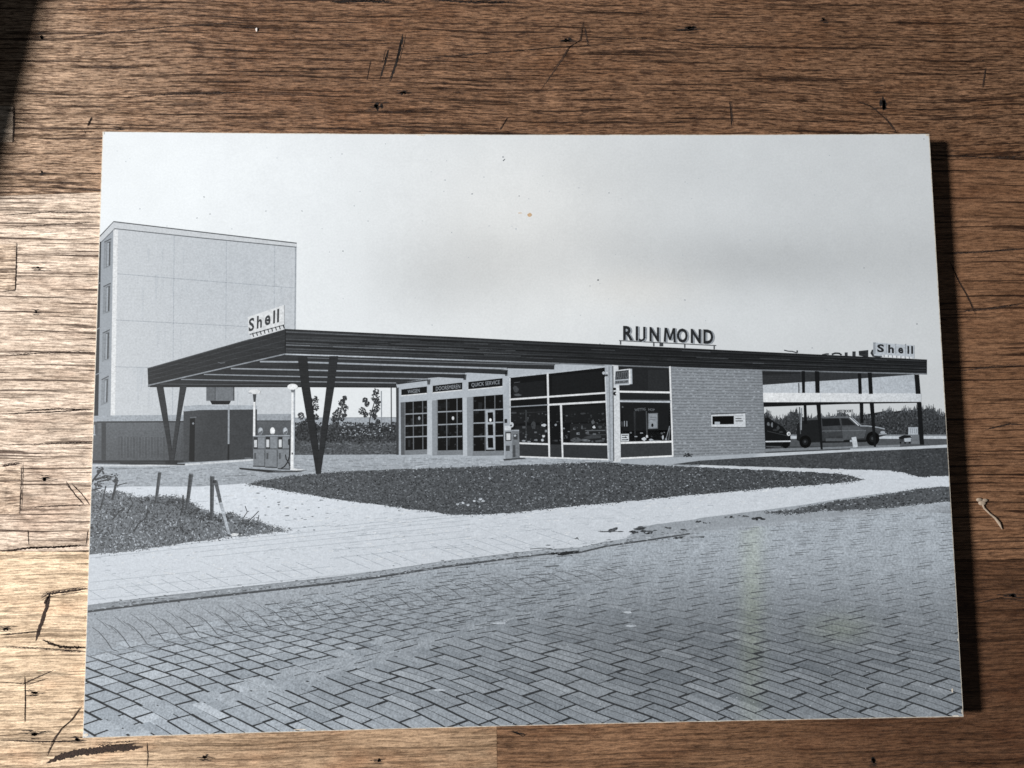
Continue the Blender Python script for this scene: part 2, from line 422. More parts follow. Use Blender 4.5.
for (x, y, rx, ry) in ((42,37,3.2,3.6),(38,268,5,1.8),(45,479,4.2,3.2),(35,693,4.8,2.4),(35,734,6.5,3.0),(77,740,5,3),(120,128,2.5,1.5),
                       (205,757,3.5,3.5),(379,760,3.2,3.0),(873,760,3.4,5),(1013,596,5,3.6),(378,107,6,5),(404,93,4,4),(6,629,6,2.6),(36,312,2,2),(42,172,2,3),
                       (883,104,4,10),(823,19,2,2.5),(690,28,9,3),(567,40,4,3)):
    pp = [blob(x+random.gauss(0,rx*.25), y+random.gauss(0,ry*.2), rx*random.uniform(.2,.5), ry*random.uniform(.2,.5), 9, .4) for _ in range(5)]
    for _ in range(5):
        y_ = y+random.gauss(0,ry*.7); x_ = x+random.gauss(0,rx*.6); l_ = rx*random.uniform(.8,2.2); pp += jag([(x_-l_,y_),(x_,y_+random.uniform(-.5,.5)),(x_+l_,y_)], .7, 1.5, .7)
    mark('knot_hole', pp, M_CRACK, .00007)
mark('gouge', jag([(50.5,592),(47,606),(42,622),(35.5,641)], 3.6, 1.2, .2, True), M_STAIN)
mark('burn_mark', jag([(46,763),(60,757),(76,753),(94,750.5),(118,748),(143,747)], 6.5, 1.2, .22, True), M_STAIN)
mark('burn_mark', sum([jag([(95+random.uniform(-3,8),743+k),(118,742+k+random.uniform(-1,1)),(141-random.uniform(0,10),741+k)], 1.0, 1.2, .8) for k in (0,2,3.5,5,6)], []), M_STAIN, .00005)
for x0, y0, x1, y1 in ((-6,106,13.4,142), (-6,244,16,290), (-6,466,20.5,514)):
    mark('wood_plug', [[(x0,y0),(x1,y0),(x1-1,y1),(x0,y1)]], M_PLUG, .00003)
# small loose things
bm = bmesh.new()
path = [on_table(*p) for p in ((981,503),(983,508),(988,513),(994,518),(998,523),(1001,529))]
rad = [.0004,.00035,.0003,.0004,.00055,.00015]
rings = []
for (x, y), r in zip(path, rad):
    rings.append([bm.verts.new((x+r*.7*math.cos(a)*1.0, y+r*math.cos(a)*.7, TABLE_Z+.0006+r*math.sin(a))) for a in [k*math.pi/4 for k in range(8)]])
for a, b in zip(rings, rings[1:]):
    for i in range(8): bm.faces.new((a[i], a[(i+1) % 8], b[(i+1) % 8], b[i]))
for dx, dy, s in ((0,0,1), (-.0010,.0012,.8), (.0012,.0010,.7)):
    bmesh.ops.create_icosphere(bm, subdivisions=2, radius=.0013*s, matrix=Matrix.Translation((path[0][0]+dx, path[0][1]+dy, TABLE_Z+.0006)) @ Matrix.Diagonal((1.1, .7, .35, 1)))
me = bpy.data.meshes.new('dried_seed'); bm.to_mesh(me); bm.free()
o = link('dried_seed', me, M_FIBRE); o['label'] = 'tiny pale dried seed head with a stalk, on the dark wood right of the print'; o['category'] = 'seed'
def crumb(px, py, r, label, name='crumb', cat='crumb', mat=M_WHITE):
    bm = bmesh.new(); x, y = on_table(px, py)
    bmesh.ops.create_icosphere(bm, subdivisions=2, radius=r, matrix=Matrix.Translation((x, y, TABLE_Z+r*.4)) @ Matrix.Diagonal((.7, 1.2, .5, 1)))
    for v in bm.verts: v.co += Vector((random.uniform(-1, 1), random.uniform(-1, 1), random.uniform(-.5, .5)))*r*.2
    me = bpy.data.meshes.new(name); bm.to_mesh(me); bm.free(); o = link(name, me, mat); o['label'] = label; o['category'] = cat
crumb(257, 30, .0006, 'tiny white crumb on the wood above the left part of the print')
# unseen black case, added beyond the left edge to cast the upper left shadow
ax, ay = on_table(36, 0); bx, by = on_table(0, 146)
dv = Vector((bx-ax, by-ay, 0)).normalized(); nv = Vector((dv.y, -dv.x, 0))
if nv.x > 0: nv = -nv
hC = .034
sh = Vector((ax, ay, 0)) - Vector((LAMP.x, LAMP.y, 0)); sh = sh * (hC/LAMP.z)
o0 = Vector((ax + .0075, ay, 0)) - sh
SHADOW_CASE = thing('added_shadow_case', 'unseen flat black case, added beyond the upper left corner to cast a shadow', 'case', (0, 0, TABLE_Z))
def slab(name, z0, z1, inset, mat, parent):
    c = [o0 + dv*(.075-inset) + nv*inset, o0 + dv*(-.16+inset) + nv*inset, o0 + dv*(-.16+inset) + nv*(.12-inset), o0 + dv*(.075-inset) + nv*(.12-inset)]
    bm = bmesh.new(); lo_ = [bm.verts.new((p.x, p.y, z0)) for p in c]; hi = [bm.verts.new((p.x, p.y, z1)) for p in c]
    bm.faces.new(lo_[::-1]); bm.faces.new(hi)
    for i in range(4): bm.faces.new((lo_[i], lo_[(i+1) % 4], hi[(i+1) % 4], hi[i]))
    bmesh.ops.recalc_face_normals(bm, faces=bm.faces); bmesh.ops.bevel(bm, geom=bm.edges[:], offset=.0025, segments=3, affect='EDGES')
    me = bpy.data.meshes.new(name); bm.to_mesh(me); bm.free(); return link(name, me, mat, parent)
slab('base', .0002, .0215, 0.0008, M_SHADOW_CASE, SHADOW_CASE); slab('lid', .0225, hC, 0, M_SHADOW_CASE, SHADOW_CASE)
slab('seal', .0205, .0235, 0.0028, M_SHADOW_CASE, SHADOW_CASE)

# ---------------------------------------------------------------- the card itself
bm = bmesh.new(); nx = 60
def edge_j(i): return random.uniform(-1, 1)*.00006
tops, bots = [], []
rows = []
for i in range(nx+1):
    x = -PW/2 + PW*i/nx; z = zf(x)
    j1, j2 = edge_j(i), edge_j(i)
    rows.append([bm.verts.new((x, -PH/2+j1, z-.00012)), bm.verts.new((x, -PH/2+.00022, z-2e-5)), bm.verts.new((x, PH/2-.00022, z-2e-5)), bm.verts.new((x, PH/2+j2, z-.00012)),
                 bm.verts.new((x, PH/2+j2, z-TH+2e-5)), bm.verts.new((x, -PH/2+j1, z-TH+2e-5))])
for a, b in zip(rows, rows[1:]):
    for k in range(6): bm.faces.new((a[k], b[k], b[(k+1) % 6], a[(k+1) % 6]))
bm.faces.new(rows[0]); bm.faces.new(rows[-1][::-1])
bmesh.ops.recalc_face_normals(bm, faces=bm.faces)
me = bpy.data.meshes.new('card'); bm.to_mesh(me); bm.free(); link('card', me, M_CARD, PRINT)
# all printed areas stop a hair inside the card so that its worn pale edge shows

ew = P('edge_wear', M_CARD, 24)
for (x, y, rx, ry) in ((103,133,1.2,1.6),(927,135,2,1.3),(930,138,1.2,2),(88,541,.9,4),(87,552,1.2,2),(86,600,1,2),(99,205,.8,2.4),(99,230,.7,1.6),(963,712,1.8,3),(955,716,4,1.1),(958,640,.8,2),(946,420,.7,3),(937,265,.8,2.4),(86,735,3,1.6),(300,729.5,6,.7),(640,723,5,.6),(420,135.4,5,.5),(760,135,6,.5),(952,690,1,2.2),(85,672,.8,3)):
    x_, y_ = on_print(x, y); ew.items.append(([(x_+rx*.00036*math.cos(a_*.9)*random.uniform(.6,1.2), y_+ry*.00036*math.sin(a_*.9)*random.uniform(.6,1.2)) for a_ in range(7)], 180, 0))
# ================================================================ printed picture
def sky_tone(x, y):
    # clouds of the picture: bright upper left, greyer to the right
    t = lerp(252, 203, (.55*sm((x-60)/900)+.45*max(0,min(1,(x-60)/900))))
    t += 6*gauss(x, y, 200, 170, 160, 60)
    t -= 17*gauss(x, y, 470, 268, 95, 40) + 7*gauss(x, y, 430, 290, 60, 30)
    t -= 18*gauss(x, y, 740, 262, 130, 28) + 6*gauss(x, y, 900, 260, 120, 40) + 6*gauss(x, y, 620, 240, 60, 26)
    t += 7*gauss(x, y, 560, 300, 120, 45) + 5*gauss(x, y, 800, 320, 160, 40)
    t += 6*gauss(x, y, 520, 200, 60, 60) - 5*gauss(x, y, 650, 170, 110, 30)
    t -= 10*sm((y-250)/180)*sm((500-x)/300)*.5
    w = 5*gauss(x, y, 520, 230, 120, 110) + 5*gauss(x, y, 640, 290, 60, 20)
    t = min(t, 252); return (t*.975 + w*.5, t*1.0, t*1.018 - w*.6)
P('printed_sky', M_SKY, 0, grid=.004).poly([(60,100),(1000,100),(1000,440),(60,470)], sky_tone).build()

P('printed_ground', M_PAVE, .9).poly([(60,470),(1000,440),(1000,760),(60,760)], 165).build()
# --- spots and blemishes of the print
b = P('surface_specks', M_FLAT, 1.2)
for x, y, r, t in ((266,211,1,150),(302,211,1.1,140),(368,221,.9,150),(343,251,1.2,120),(472,194,1.4,130),(204,197,1.1,120),(210,214,1,100),(197,218,1,130),(232,229,1,150),
                   (140,209,1,170),(167,226,.8,150),(503,157,1.6,140),(445,180,1.2,170),(484,177,1,170),(598,280,1.5,90),(590,286,.9,120),(685,300,1.2,150),(609,193,1,150),(519,196,1,110),
                   (516,229,1.4,180),(864,268,1.1,130),(870,282,.9,150),(812,348,1.1,140),(917,324,1.2,120),(432,325,1,150),(685,182,.9,150),(579,188,.9,160),(924,139,1,90),
                   (342,154,1,150),(277,158,.9,170),(117,151,.7,170),(600,344,1,120),(604,343,.8,130),(240,316,1.2,130),(489,226,1,180),(750,240,.9,170),(835,190,.8,170)):
    b.disc(x, y, r*.62, r*.5, t+8, 7, jit=.35)
for _ in range(70):
    b.disc(random.uniform(110,930), random.uniform(140,330), random.uniform(.35,.6), random.uniform(.3,.55), random.uniform(170,205), 6)
b.disc(529.5, 215, 2.4, 2.1, (206,176,142), 9, jit=.2); b.disc(520,213,2.2,.9,(222,212,200),8)
b.pline([(505,159),(503,161)], 1, 120)
b.build()['kind'] = 'stuff'

# --- far background behind the forecourt
h = P('printed_hedge', M_LEAF, 2)
def hedge_t(x, y): return 62
pts = [(293,452),(293,428)] + [(x, 424.5+random.uniform(-2.5,2.5)) for x in range(296,400,3)] + [(400,452)]
h.poly(pts, hedge_t)
h.rect(293,441,400,455,84,.3)
for _ in range(1500):
    x = random.uniform(293,398); y = random.uniform(422.5,443); h.disc(x, y, random.uniform(.3,.9), random.uniform(.4,1.3), random.choice((38,46,54,62,74,92)), 5, .5+.4*random.random(), .4)
for _ in range(200):
    x = random.uniform(293,398); y = random.uniform(442,455); h.line((x,y),(x+random.uniform(2,7),y), .6, random.choice((80,92,110,118)), dz=1.0)
for _ in range(70):
    x = random.uniform(340,398); y = random.uniform(425,436); h.disc(x, y, random.uniform(.4,1.2), random.uniform(.3,.6), random.choice((140,165,185)), 5, 1.0, .4)
h.build()
f = P('printed_field', M_FLAT, 1.5); f.rect(293,418,400,428,168); f.line((293,418),(400,417.5),.8,140,dz=.2); f.build()
def tree(clumps, trunk):
    t = P('printed_tree', M_LEAF, 2.8)
    for x, y, r in clumps:
        for _ in range(int(18+r*9)):
            a = random.uniform(0,6.28); q = r*math.sqrt(random.random())
            t.disc(x+q*math.cos(a)*1.0, y+q*math.sin(a)*1.05, random.uniform(.35,1.0), random.uniform(.35,.95), random.choice((38,46,55,66,80)), 7, random.uniform(0,.6), .4)
    t.pline(trunk, 1.0, 50); t.build()
tree([(315,400,3.6),(316,407,3.2),(301,416,3.4),(308,422,3.6),(316,417,2.8),(303,424,3.2),(311,411,2.4)], [(309,432),(311,420),(314,405)])
tree([(344.5,398.5,2.4),(341.5,402.5,3.4),(345,408,3.3),(338.5,411,3.4),(334.5,415,3.2),(341,418,3.4),(344,415,2.6),(336,421,3),(333.5,419,2.2)], [(337,428),(339,415),(344,400)])
tree([(376,391.5,3),(375.5,398,4.4),(378,403,3),(365,400,2.4),(367,404,2.6),(362,411,3.6),(365.5,414.5,2.5),(372.5,413,3.6),(377,409,3),(374.5,417,2.5),(369,427,1.8),(378,422,2.3)], [(368.5,430),(370,418),(375,400)])
p = P('printed_mast', M_FLAT, 2.5); p.line((381.3,391),(381.6,428),1.1,150); p.build()
p = P('printed_mast', M_FLAT, 2.5); p.line((391.2,387),(391.4,430),1.1,75); p.build()

# --- apartment block
ab = P('printed_apartment_block', M_WALL, 3, grid=.01)
wall_t = lambda x, y: 205 + 4*sm((200-x)/90) - 5*gauss(x, y, 240, 280, 50, 50)
ab.poly([(113.5,222),(296.7,243.7),(294.5,470),(111,470),(112,320)], wall_t)
ab.poly([(99.5,237.5),(113.5,222),(111,425),(95,425)], 168, .2)
ab.poly([(99.6,236.6),(113.6,221.5),(296.7,243.2),(296.7,247.5),(115,229.5),(100,243.5)], 212, .4)
ab.build(); AB = ab.ob
ws = P('weathering', M_WALL, 3.7, AB)
for _ in range(60):
    x = random.uniform(119,292); y = random.choice((274,286,322,367,247))+random.uniform(0,3); l = random.uniform(6,40); ws.poly([(x,y),(x+random.uniform(1,5),y),(x+1.5,y+l),(x+.8,y+l)], random.choice((200,202,203)), random.random()*.3)
ws.build()
d = P('joints', M_FLAT, 4, AB)
d.pline([(99.6,236.6),(113.6,221.6),(296.7,243.2)], 1.1, 88)
d.pline([(114.5,228.6),(200,237.8),(296.5,247.2)], 1.0, 110); d.pline([(100,243.5),(114.5,229)],.9,120)
for a_, b_ in (((117.5,273.8),(295,288)), ((116,320),(255,327)), ((115,366.8),(200,368.5))): d.line(a_, b_, .6, 172)
for a_, b_ in (((174.2,235),(172.5,414)), ((226.4,241),(225.8,340)), ((274.7,246),(274,325)),((238,392),(237.5,405))): d.line(a_, b_, .6, 184)
d.line((295.6,247),(294.2,415),1.0,160)
d.build()
cs = P('corner_strip', M_FLAT, 4, AB); cs.poly([(113.4,229.5),(118,229.8),(115,415.5),(110.6,415.5)], 232); cs.build()
ds = P('stair_glazing', M_FLAT, 4, AB); ds.poly([(95,243),(101.2,241.5),(98.2,421),(92,421)], 62)
for y in (285,330,375): ds.line((95,y),(101,y-2.5),1,150,dz=.3)
ds.build()
for x0, y0, x1, y1 in ((104.2,241,111.4,268), (103.4,285.5,110.8,313.5), (102.6,332,110,361), (101.6,378.5,108.8,404.5)):
    w = P('window', M_FLAT, 4, AB)
    w.poly([(x0,y0+1.5),(x1,y0-2),(x1-.6,y1-1.5),(x0-.8,y1+1)], 150)
    w.poly([(x0+3,y0+1.4),(x1-.9,y0+.3),(x1-1.4,y1-2.4),(x0+2.2,y1-1)], 84, .3)
    w.poly([(x0+3.2,y0+2),(x0+5,y0+1.6),(x0+4.4,y1-2),(x0+2.6,y1-1.6)], 172, .6)
    w.line((x0,y0+1.2),(x1,y0-2.4),1.1,98,dz=.8); w.build()
bw = P('base_wall', M_SHED, 5, AB, grid=.01)
bw.poly([(92,421.5),(295,420.5),(294,466),(92,466)], lambda x, y: 98-14*sm((y-425)/38)+ (8 if x < 180 else -4))
bw.poly([(92,416),(110,415.4),(295,413.8),(295,420.4),(100,421.4),(92,421.5)], lambda x, y: 172 if x < 200 else 160, .4)
bw.line((97,422),(184,421.6),1.3,52,dz=.6); bw.line((256,420.8),(293,420.8),.8,60,dz=.6)
bw.rect(101.5,423,106,460,70,.4)
for i in range(22): bw.line((119+i*3,437),(119+i*3,458),1,78 if i % 2 else 88,dz=.5)
bw.line((92,461.5),(184,461.5),2.4,58,dz=.6); bw.rect(93,422,97.5,434.5,90,.5); bw.line((94.5,425),(94.5,435),.8,190,dz=.8); bw.line((92,434.8),(95.5,434.8),.9,190,dz=.9)
bw.build()

# --- shed beside the block
sh_ = P('printed_shed', M_SHED, 6.4)
sh_.poly([(183.5,411),(198,410),(257,409),(257,459),(198,462),(183.5,461.5)], lambda x, y: 74 if x < 198 else 66)
sh_.poly([(184,406.2),(198,405),(256.8,405.2),(257,409.4),(200,410),(184,411.4)], 178, .4)
sh_.build(); SH = sh_.ob
d = P('door', M_FLAT, 7.4, SH); d.poly([(190,418.5),(195,418),(194.5,461.5),(189,461)], 34); d.line((190,417.6),(196.5,417.2),1,110,dz=.3); d.disc(193.2,423.5,1,1.1,150,8,.4); d.build()
d = P('drainpipe', M_FLAT, 7.4, SH); d.line((228.8,405),(228.6,444),1.7,160); d.line((228.6,444),(228.3,460),1.7,38); d.build()
d = P('roof_box', M_FLAT, 7.4, SH); d.rect(206.3,385.5,234.4,400.8,120); d.rect(206.3,385.5,215,400.8,108,.3); d.line((215.2,386),(215.2,400.8),.8,80,dz=.5); d.rect(233.2,386,234.4,400.8,80,.5)
d.poly([(210,400.8),(231,400.8),(229,404.5),(212,404.5)], 36, .3); d.build()

# --- ground
kb_pts = [(60,609),(150,600.5),(256,588),(341,580),(440,565),(512,556),(579,549),(637,532),(700,515),(768,508),(840,498),(940,488),(1000,486)]
def kb_y(x):
    for (xa,ya),(xb,yb) in zip(kb_pts, kb_pts[1:]):
        if xa <= x <= xb: return ya+(yb-ya)*(x-xa)/(xb-xa)
    return 600
fc = P('printed_forecourt', M_FLAT, 7.6, grid=.01)
fc.poly([(88,463.5),(140,465),(198,462),(258,458.5),(292,455),(397,454.5),(510,457),(620,460),(700,458),(768,453),(768,474),(520,490),(340,500),(88,500)],
        lambda x, y: lerp(176,164,sm((x-150)/120))+ (8 if y < 462 else 0) + 8*gauss(x,y,420,464,90,8))
fc.pline([(92,465.5),(140,465.6),(190,464.4),(257,459.6)], 1.6, 212, .4); fc.pline([(95,468.2),(140,468.4),(170,467.5)], .8, 120, .4)
fc.line((120,463.3),(185,464.4),1.6,56,dz=.5)
for _ in range(1300):
    x = random.uniform(96,620); y = random.uniform(467 if x < 200 else (462 if x < 262 else 458),486); fc.line((x,y),(x+random.uniform(2,7),y+random.uniform(-.3,.3)),random.uniform(.35,.7),random.choice((142,150,158,186,192)),dz=.3+random.random()*.4)
for _ in range(60):
    x = random.uniform(240,620); y = random.uniform(458,470); fc.line((x,y),(x+random.uniform(4,14),y+.1),.6,random.uniform(135,150),dz=.3)
fc.pline([(225,476.2),(240,475.6),(256,475.4)],1.0,128,.4)
fc.build()
def pave_t(x, y):
    t = lerp(222, 209, sm((x-150)/500)) - 6*sm((y-500)/90) + 8*gauss(x,y,280,500,90,14)
    return (t*.965, t*1.0, t*1.04)
pv = P('printed_pavement', M_PAVE, 9, grid=.008)
pv.poly([(60,491),(130,486.5),(200,486.5),(245,483.5),(300,480),(640,470),(768,461),(900,468),(1000,464),(1000,487),(938,490),(884,493),(838,499),(805,504.5),(768,509.5),(700,518),(660,528),(637,535.5),(609,542),(579,549),(545,552),(512,556),(440,565),(376,575),(341,580),(256,588),(150,600.5),(60,609)], pave_t)
pv.build()
pj = P('slab_joints', M_FLAT, 10, pv.ob)
for k in range(11):
    y0 = 547 + k*k*.45 + k*1.6
    if y0 < 600:
        pp = [(90,y0+2), (200,y0-9), (330,y0-22), (470,y0-36)]
        for a_, b_ in zip(pp, pp[1:]):
            if random.random() < .8: pj.line(a_, b_, .55, 186)
for k in range(34):
    x0 = 95+k*15.5; y0 = 605-(x0-88)*.12
    if random.random() < .75: pj.line((x0-4,y0-2),(x0-24-k*.5,y0-14), .6, 180)
    if k % 3 == 1: pj.line((x0-30,y0-16),(x0-52,y0-25), .45, 198)
for _ in range(46):
    x = random.uniform(210,330); y = random.uniform(490,532)
    if y > 488+(x-210)*.1: pj.disc(x, y, random.uniform(.8,2.6), random.uniform(.3,.7), random.uniform(105,160), 7, .3, .4)
for _ in range(1500):
    x = random.uniform(95,940); y = random.uniform(488,606)
    if y < kb_y(x)-7: pj.line((x,y),(x+random.uniform(1.5,6),y-random.uniform(0,.8)),random.uniform(.35,.7),random.choice((178,186,192,222,228)),dz=random.random()*.4)
for _ in range(90):
    x = random.uniform(330,620); y = random.uniform(512,550); pj.line((x,y),(x+random.uniform(5,16),y-1),.45,random.uniform(180,192))
pj.build()
lawn_t = lambda x, y: 82 + 8*gauss(x,y,330,485,90,14) - 7*sm((x-500)/300)
la = P('printed_lawn', M_GRASS, 11, grid=.012)
LA = [(247,484.5),(262,480.5),(285,477),(316,473.5),(345,471.5),(400,469.2),(450,467.6),(512,465.4),(560,463.6),(607,461.8),(627,464),(674,466),(768,470),(840,473.6),(864,479.5),(843,483),(800,486),(768,488.5),(740,491),(687,495.5),(645,499.5),(612,503),(575,506),(534,510.5),(512,513),(480,514.8),(452,514.5),(431,511.5),(405,508.5),(381,505),(338,499.5),(310,495),(281,490)]
def rough_edge(pts, seg=4, jit=.7):
    out = []
    for i in range(len(pts)):
        a_, b_ = pts[i], pts[(i+1) % len(pts)]; n = max(1, int(math.hypot(b_[0]-a_[0], b_[1]-a_[1])/seg))
        for k in range(n): out.append((lerp(a_[0],b_[0],k/n)+random.uniform(-jit,jit), lerp(a_[1],b_[1],k/n)+random.uniform(-jit,jit)*.8))
    return out
def inside(x, y, pts):
    c = False
    for i in range(len(pts)):
        (x1, y1), (x2, y2) = pts[i], pts[i-1]
        if (y1 > y) != (y2 > y) and x < (x2-x1)*(y-y1)/(y2-y1)+x1: c = not c
    return c
la.poly(rough_edge(LA), lawn_t)
for _ in range(9000):
    x = random.uniform(250,862); y = random.uniform(462,514)
    if not inside(x, y, LA): continue
    q = random.random(); br = 1 if 470 < x < 730 and y > 472 else .55
    tn = random.uniform(124,172) if q < .14*br else (random.uniform(96,122) if q < .58 else random.uniform(40,62))
    la.disc(x, y, random.uniform(.45,1.05), random.uniform(.35,.65), tn, 5, .4+random.random()*.4, .4)
def fringe(part, pts, n, tones, out=1.6, dz=.9):
    for _ in range(n):
        i = random.randrange(len(pts)); a_, b_ = pts[i], pts[(i+1) % len(pts)]; t = random.random()
        x, y = lerp(a_[0],b_[0],t)+random.gauss(0,out), lerp(a_[1],b_[1],t)+random.gauss(0,out*.55)
        part.disc(x, y, random.uniform(.3,.9), random.uniform(.25,.5), random.choice(tones), 5, dz+random.random()*.3, .4)
fringe(la, LA, 900, (66,80,96,120)); fringe(la, LA, 300, (170,190,200), 1.2)
for x, y in ((480,499),(474,501),(483,501),(458,504),(463,503),(468,505)): la.disc(x,y,1.8,1.1,190,7,1.1,.4)
la.build()
LB = [(672,464.2),(700,460.3),(768,456.3),(800,454.2),(855,451.5),(946,447.5),(1000,445),(1000,476),(947,475.8),(930,476.5),(918,477),(905,472.8),(890,470.6),(840,469),(768,467.2),(720,465.6)]
lb = P('printed_lawn', M_GRASS, 11, grid=.012); lb.poly(rough_edge(LB,5,.35), lambda x, y: 72 if x < 900 else 66)
for _ in range(700):
    x = random.uniform(680,947); y = random.uniform(448,476)
    if inside(x, y, LB): lb.disc(x, y, random.uniform(.5,1.4), random.uniform(.3,.5), random.choice((56,64,88,98)), 5, .5, .4)
fringe(lb, LB, 260, (66,80,96), .7)
lb.build()
for pts_ in (LA,): pass
# grass verge on the left, with bare twigs
VL = [(60,486),(93,489),(104,493),(118,492),(131,494),(136,498),(150,496.5),(170,496),(186,499),(200,508),(216,514),(232,513),(244,519),(262,522),(276,527),(290,530.5),(268,533),(232,537),(200,541),(150,548),(120,552.5),(60,556)]
vg = P('printed_verge', M_GRASS, 11, grid=.012, label='rough grass verge with bare twigs at the left of the picture'); vg.poly(rough_edge(VL,4,.9), lambda x, y: 122-8*sm((y-500)/40)-14*gauss(x,y,170,505,60,10))
for _ in range(4200):
    x = random.uniform(88,285); y = random.uniform(488,552)
    if inside(x, y, VL): 
        a_ = random.uniform(0,3.14); l = random.uniform(.8,2.8); vg.line((x,y),(x+l*math.cos(a_),y-l*math.sin(a_)), random.uniform(.5,1.0), random.choice((58,70,84,98,120,140,165,185)) if gauss(x,y,180,508,60,14) < random.random() else random.choice((55,68,80,96,120)), dz=.4+random.random()*.5)
fringe(vg, VL, 900, (80,96,120,140), 2.0); fringe(vg, VL, 350, (185,200,210), 1.6)
for _ in range(420):
    c = random.choice(((142,501,9,4),(160,502,10,4),(176,501,8,3),(192,512,9,4),(205,518,8,4),(222,519,9,3),(248,524,10,3),(150,520,12,5),(118,512,9,6),(100,530,8,8),(180,530,14,5)))
    x, y = c[0]+random.gauss(0,c[2]*.6), c[1]+random.gauss(0,c[3]*.6)
    if inside(x, y, VL): vg.disc(x, y, random.uniform(.5,1.6), random.uniform(.4,1.0), random.choice((56,66,78,90)), 6, .95+random.random()*.1, .45)
for tw in (([(92,482),(97,475),(103,468)],2.2),([(95,480),(105,476),(112,477)],2.4),([(97,482),(106,480),(111,479)],1.8),([(112,500),(115,488),(117,478)],2.6),([(115,486),(122,484),(127,483)],1.0),
           ([(100,510),(104,496),(106,486)],1.4),([(128,512),(133,503),(130,498)],1.2),([(180,516),(183,505),(183,495)],1.6),([(134,532),(138,524),(146,518),(148,510)],1.4),([(93,490),(101,488)],1.6),
           ([(243,518),(247,512),(245,506)],.9),([(247,522),(253,517),(259,511)],.9),([(258,521),(259,515)],.9),([(112,520),(118,513),(124,508)],1.2)):
    vg.pline([(x+random.uniform(-.3,.3), y) for x, y in tw[0]], tw[1]*.9, 66, 1.2)
for _ in range(90):
    c = random.choice(((101,470,5,3),(106,478,8,3),(116,481,4,6),(98,484,6,5)))
    vg.disc(c[0]+random.gauss(0,c[2]*.5), c[1]+random.gauss(0,c[3]*.5), random.uniform(.6,1.4), random.uniform(.5,1.1), random.choice((58,72,90,120)), 6, 1.3+random.random()*.4, .4)
vg.build()
for a_, b_, c_, d_ in (((158,472.5),(161.3,472.8),(157.2,503.5),(154.4,503)), ((189,473.8),(193.2,474.2),(188.2,510),(185,509.5)), ((210,476.2),(214.4,476.8),(213.4,518.8),(210,518.5))):
    s_ = P('printed_stake', M_WOODP, 13.4); s_.poly([a_, b_, c_, d_], 74); s_.poly([(lerp(a_[0],b_[0],.6),a_[1]),b_,c_,(lerp(d_[0],c_[0],.6),d_[1])], 92, .4); s_.line(a_,b_,1,115,dz=.8); s_.build()
s_ = P('printed_stake', M_WOODP, 13.4, label='leaning prop of the third stake'); s_.poly([(213.5,480.5),(217.5,481),(222,502),(219,503)], 96); s_.poly([(219,503),(222,502),(230.5,533.5),(228,534.5)], 182,.2); s_.rect(213,480,216.5,483,64,.4)
s_.disc(235,534.6,4,1.7,225,9,.4,.3); s_.disc(228.5,535,1.6,.8,70,8,.5); s_.build()
# kerb
H0 = 432.0
kb_line = [(60,615),(88,611.6),(150,603.6),(256,591.8),(341,582.3),(376,577.5),(440,567.4),(512,558.2),(545,554.2),(579,552.6),(607,546),(652,539.5),(690,533.5),(724,527.5),(760,523.8),(830,517),(893,509.5),(955,502.2),(1000,498)]
rd = P('printed_road', M_BLOCK, 7.6, grid=.005)
def kerb_y(x):
    for (x0,y0),(x1,y1) in zip(kb_line, kb_line[1:]):
        if x0 <= x <= x1: return lerp(y0,y1,(x-x0)/(x1-x0))
    return 600
def smooth_lane(x, y, m=0): return y < kerb_y(x) + lerp(38, 3, sm((x-90)/330)) - m
def joint_t(x, y):
    s = (y-H0)/270; near = sm((s-.50)/.42)
    return lerp(140, 58, near) * 1.0 if not smooth_lane(x, y, -7) else 168
rd.poly(kb_line + [(1000,760),(60,760)], joint_t); rd.build(); RD = rd.ob
def block_t(x, y):
    s = (y-H0)/270
    t = lerp(172, lerp(176, 128, sm((x-90)/640)), sm((s-.40)/.35)); t = lerp(t, t+8, sm((s-.95)/.15))
    t -= 8*gauss(x,y,650,650,90,30) + 5*gauss(x,y,830,650,60,30)
    t += 2 - 9*sm((x-620)/120)*sm((600-y)/60)*0
    g = 6*gauss(x,y,752,600,11,150) + 5*gauss(x,y,840,628,28,14)
    return (t*.953+g*.7, t*1.004+g*.9, t*1.055-g)
bk = P('paving_blocks', M_BLOCK, 8.6, RD)
def kerb_y(x):
    for (x0,y0),(x1,y1) in zip(kb_line, kb_line[1:]):
        if x0 <= x <= x1: return lerp(y0,y1,(x-x0)/(x1-x0))
    return 600
def inv(a, b_, A, B):
    Pp = (A*a+B*b_)/.74; Q = B*b_ - .32*Pp
    if Q > -20: return None
    s = (-Q*.8/270)**(-1/.8)
    return (450+Pp*s**.3, H0+270*s)
def wob(x, y):
    return (x+.8*math.sin(y*.07+x*.021)+.6*math.sin(x*.03), y+1.1*math.sin(x*.023+1)+.45*math.sin(x*.05+y*.04))
def lane(x, y): return y - (640 - (x-440)*.28)     # boundary between the two laying patterns
zones = ((13.6, 14.0, 1, lambda x, y: x < 575 and lane(x, y) < 6, .042, .055), (15.6, 24.5, 2, lambda x, y: x >= 560 or lane(x, y) >= -11, .030, .032))
strokes = []; offs = {k: random.uniform(-.17,.17) for k in range(-80,80)}
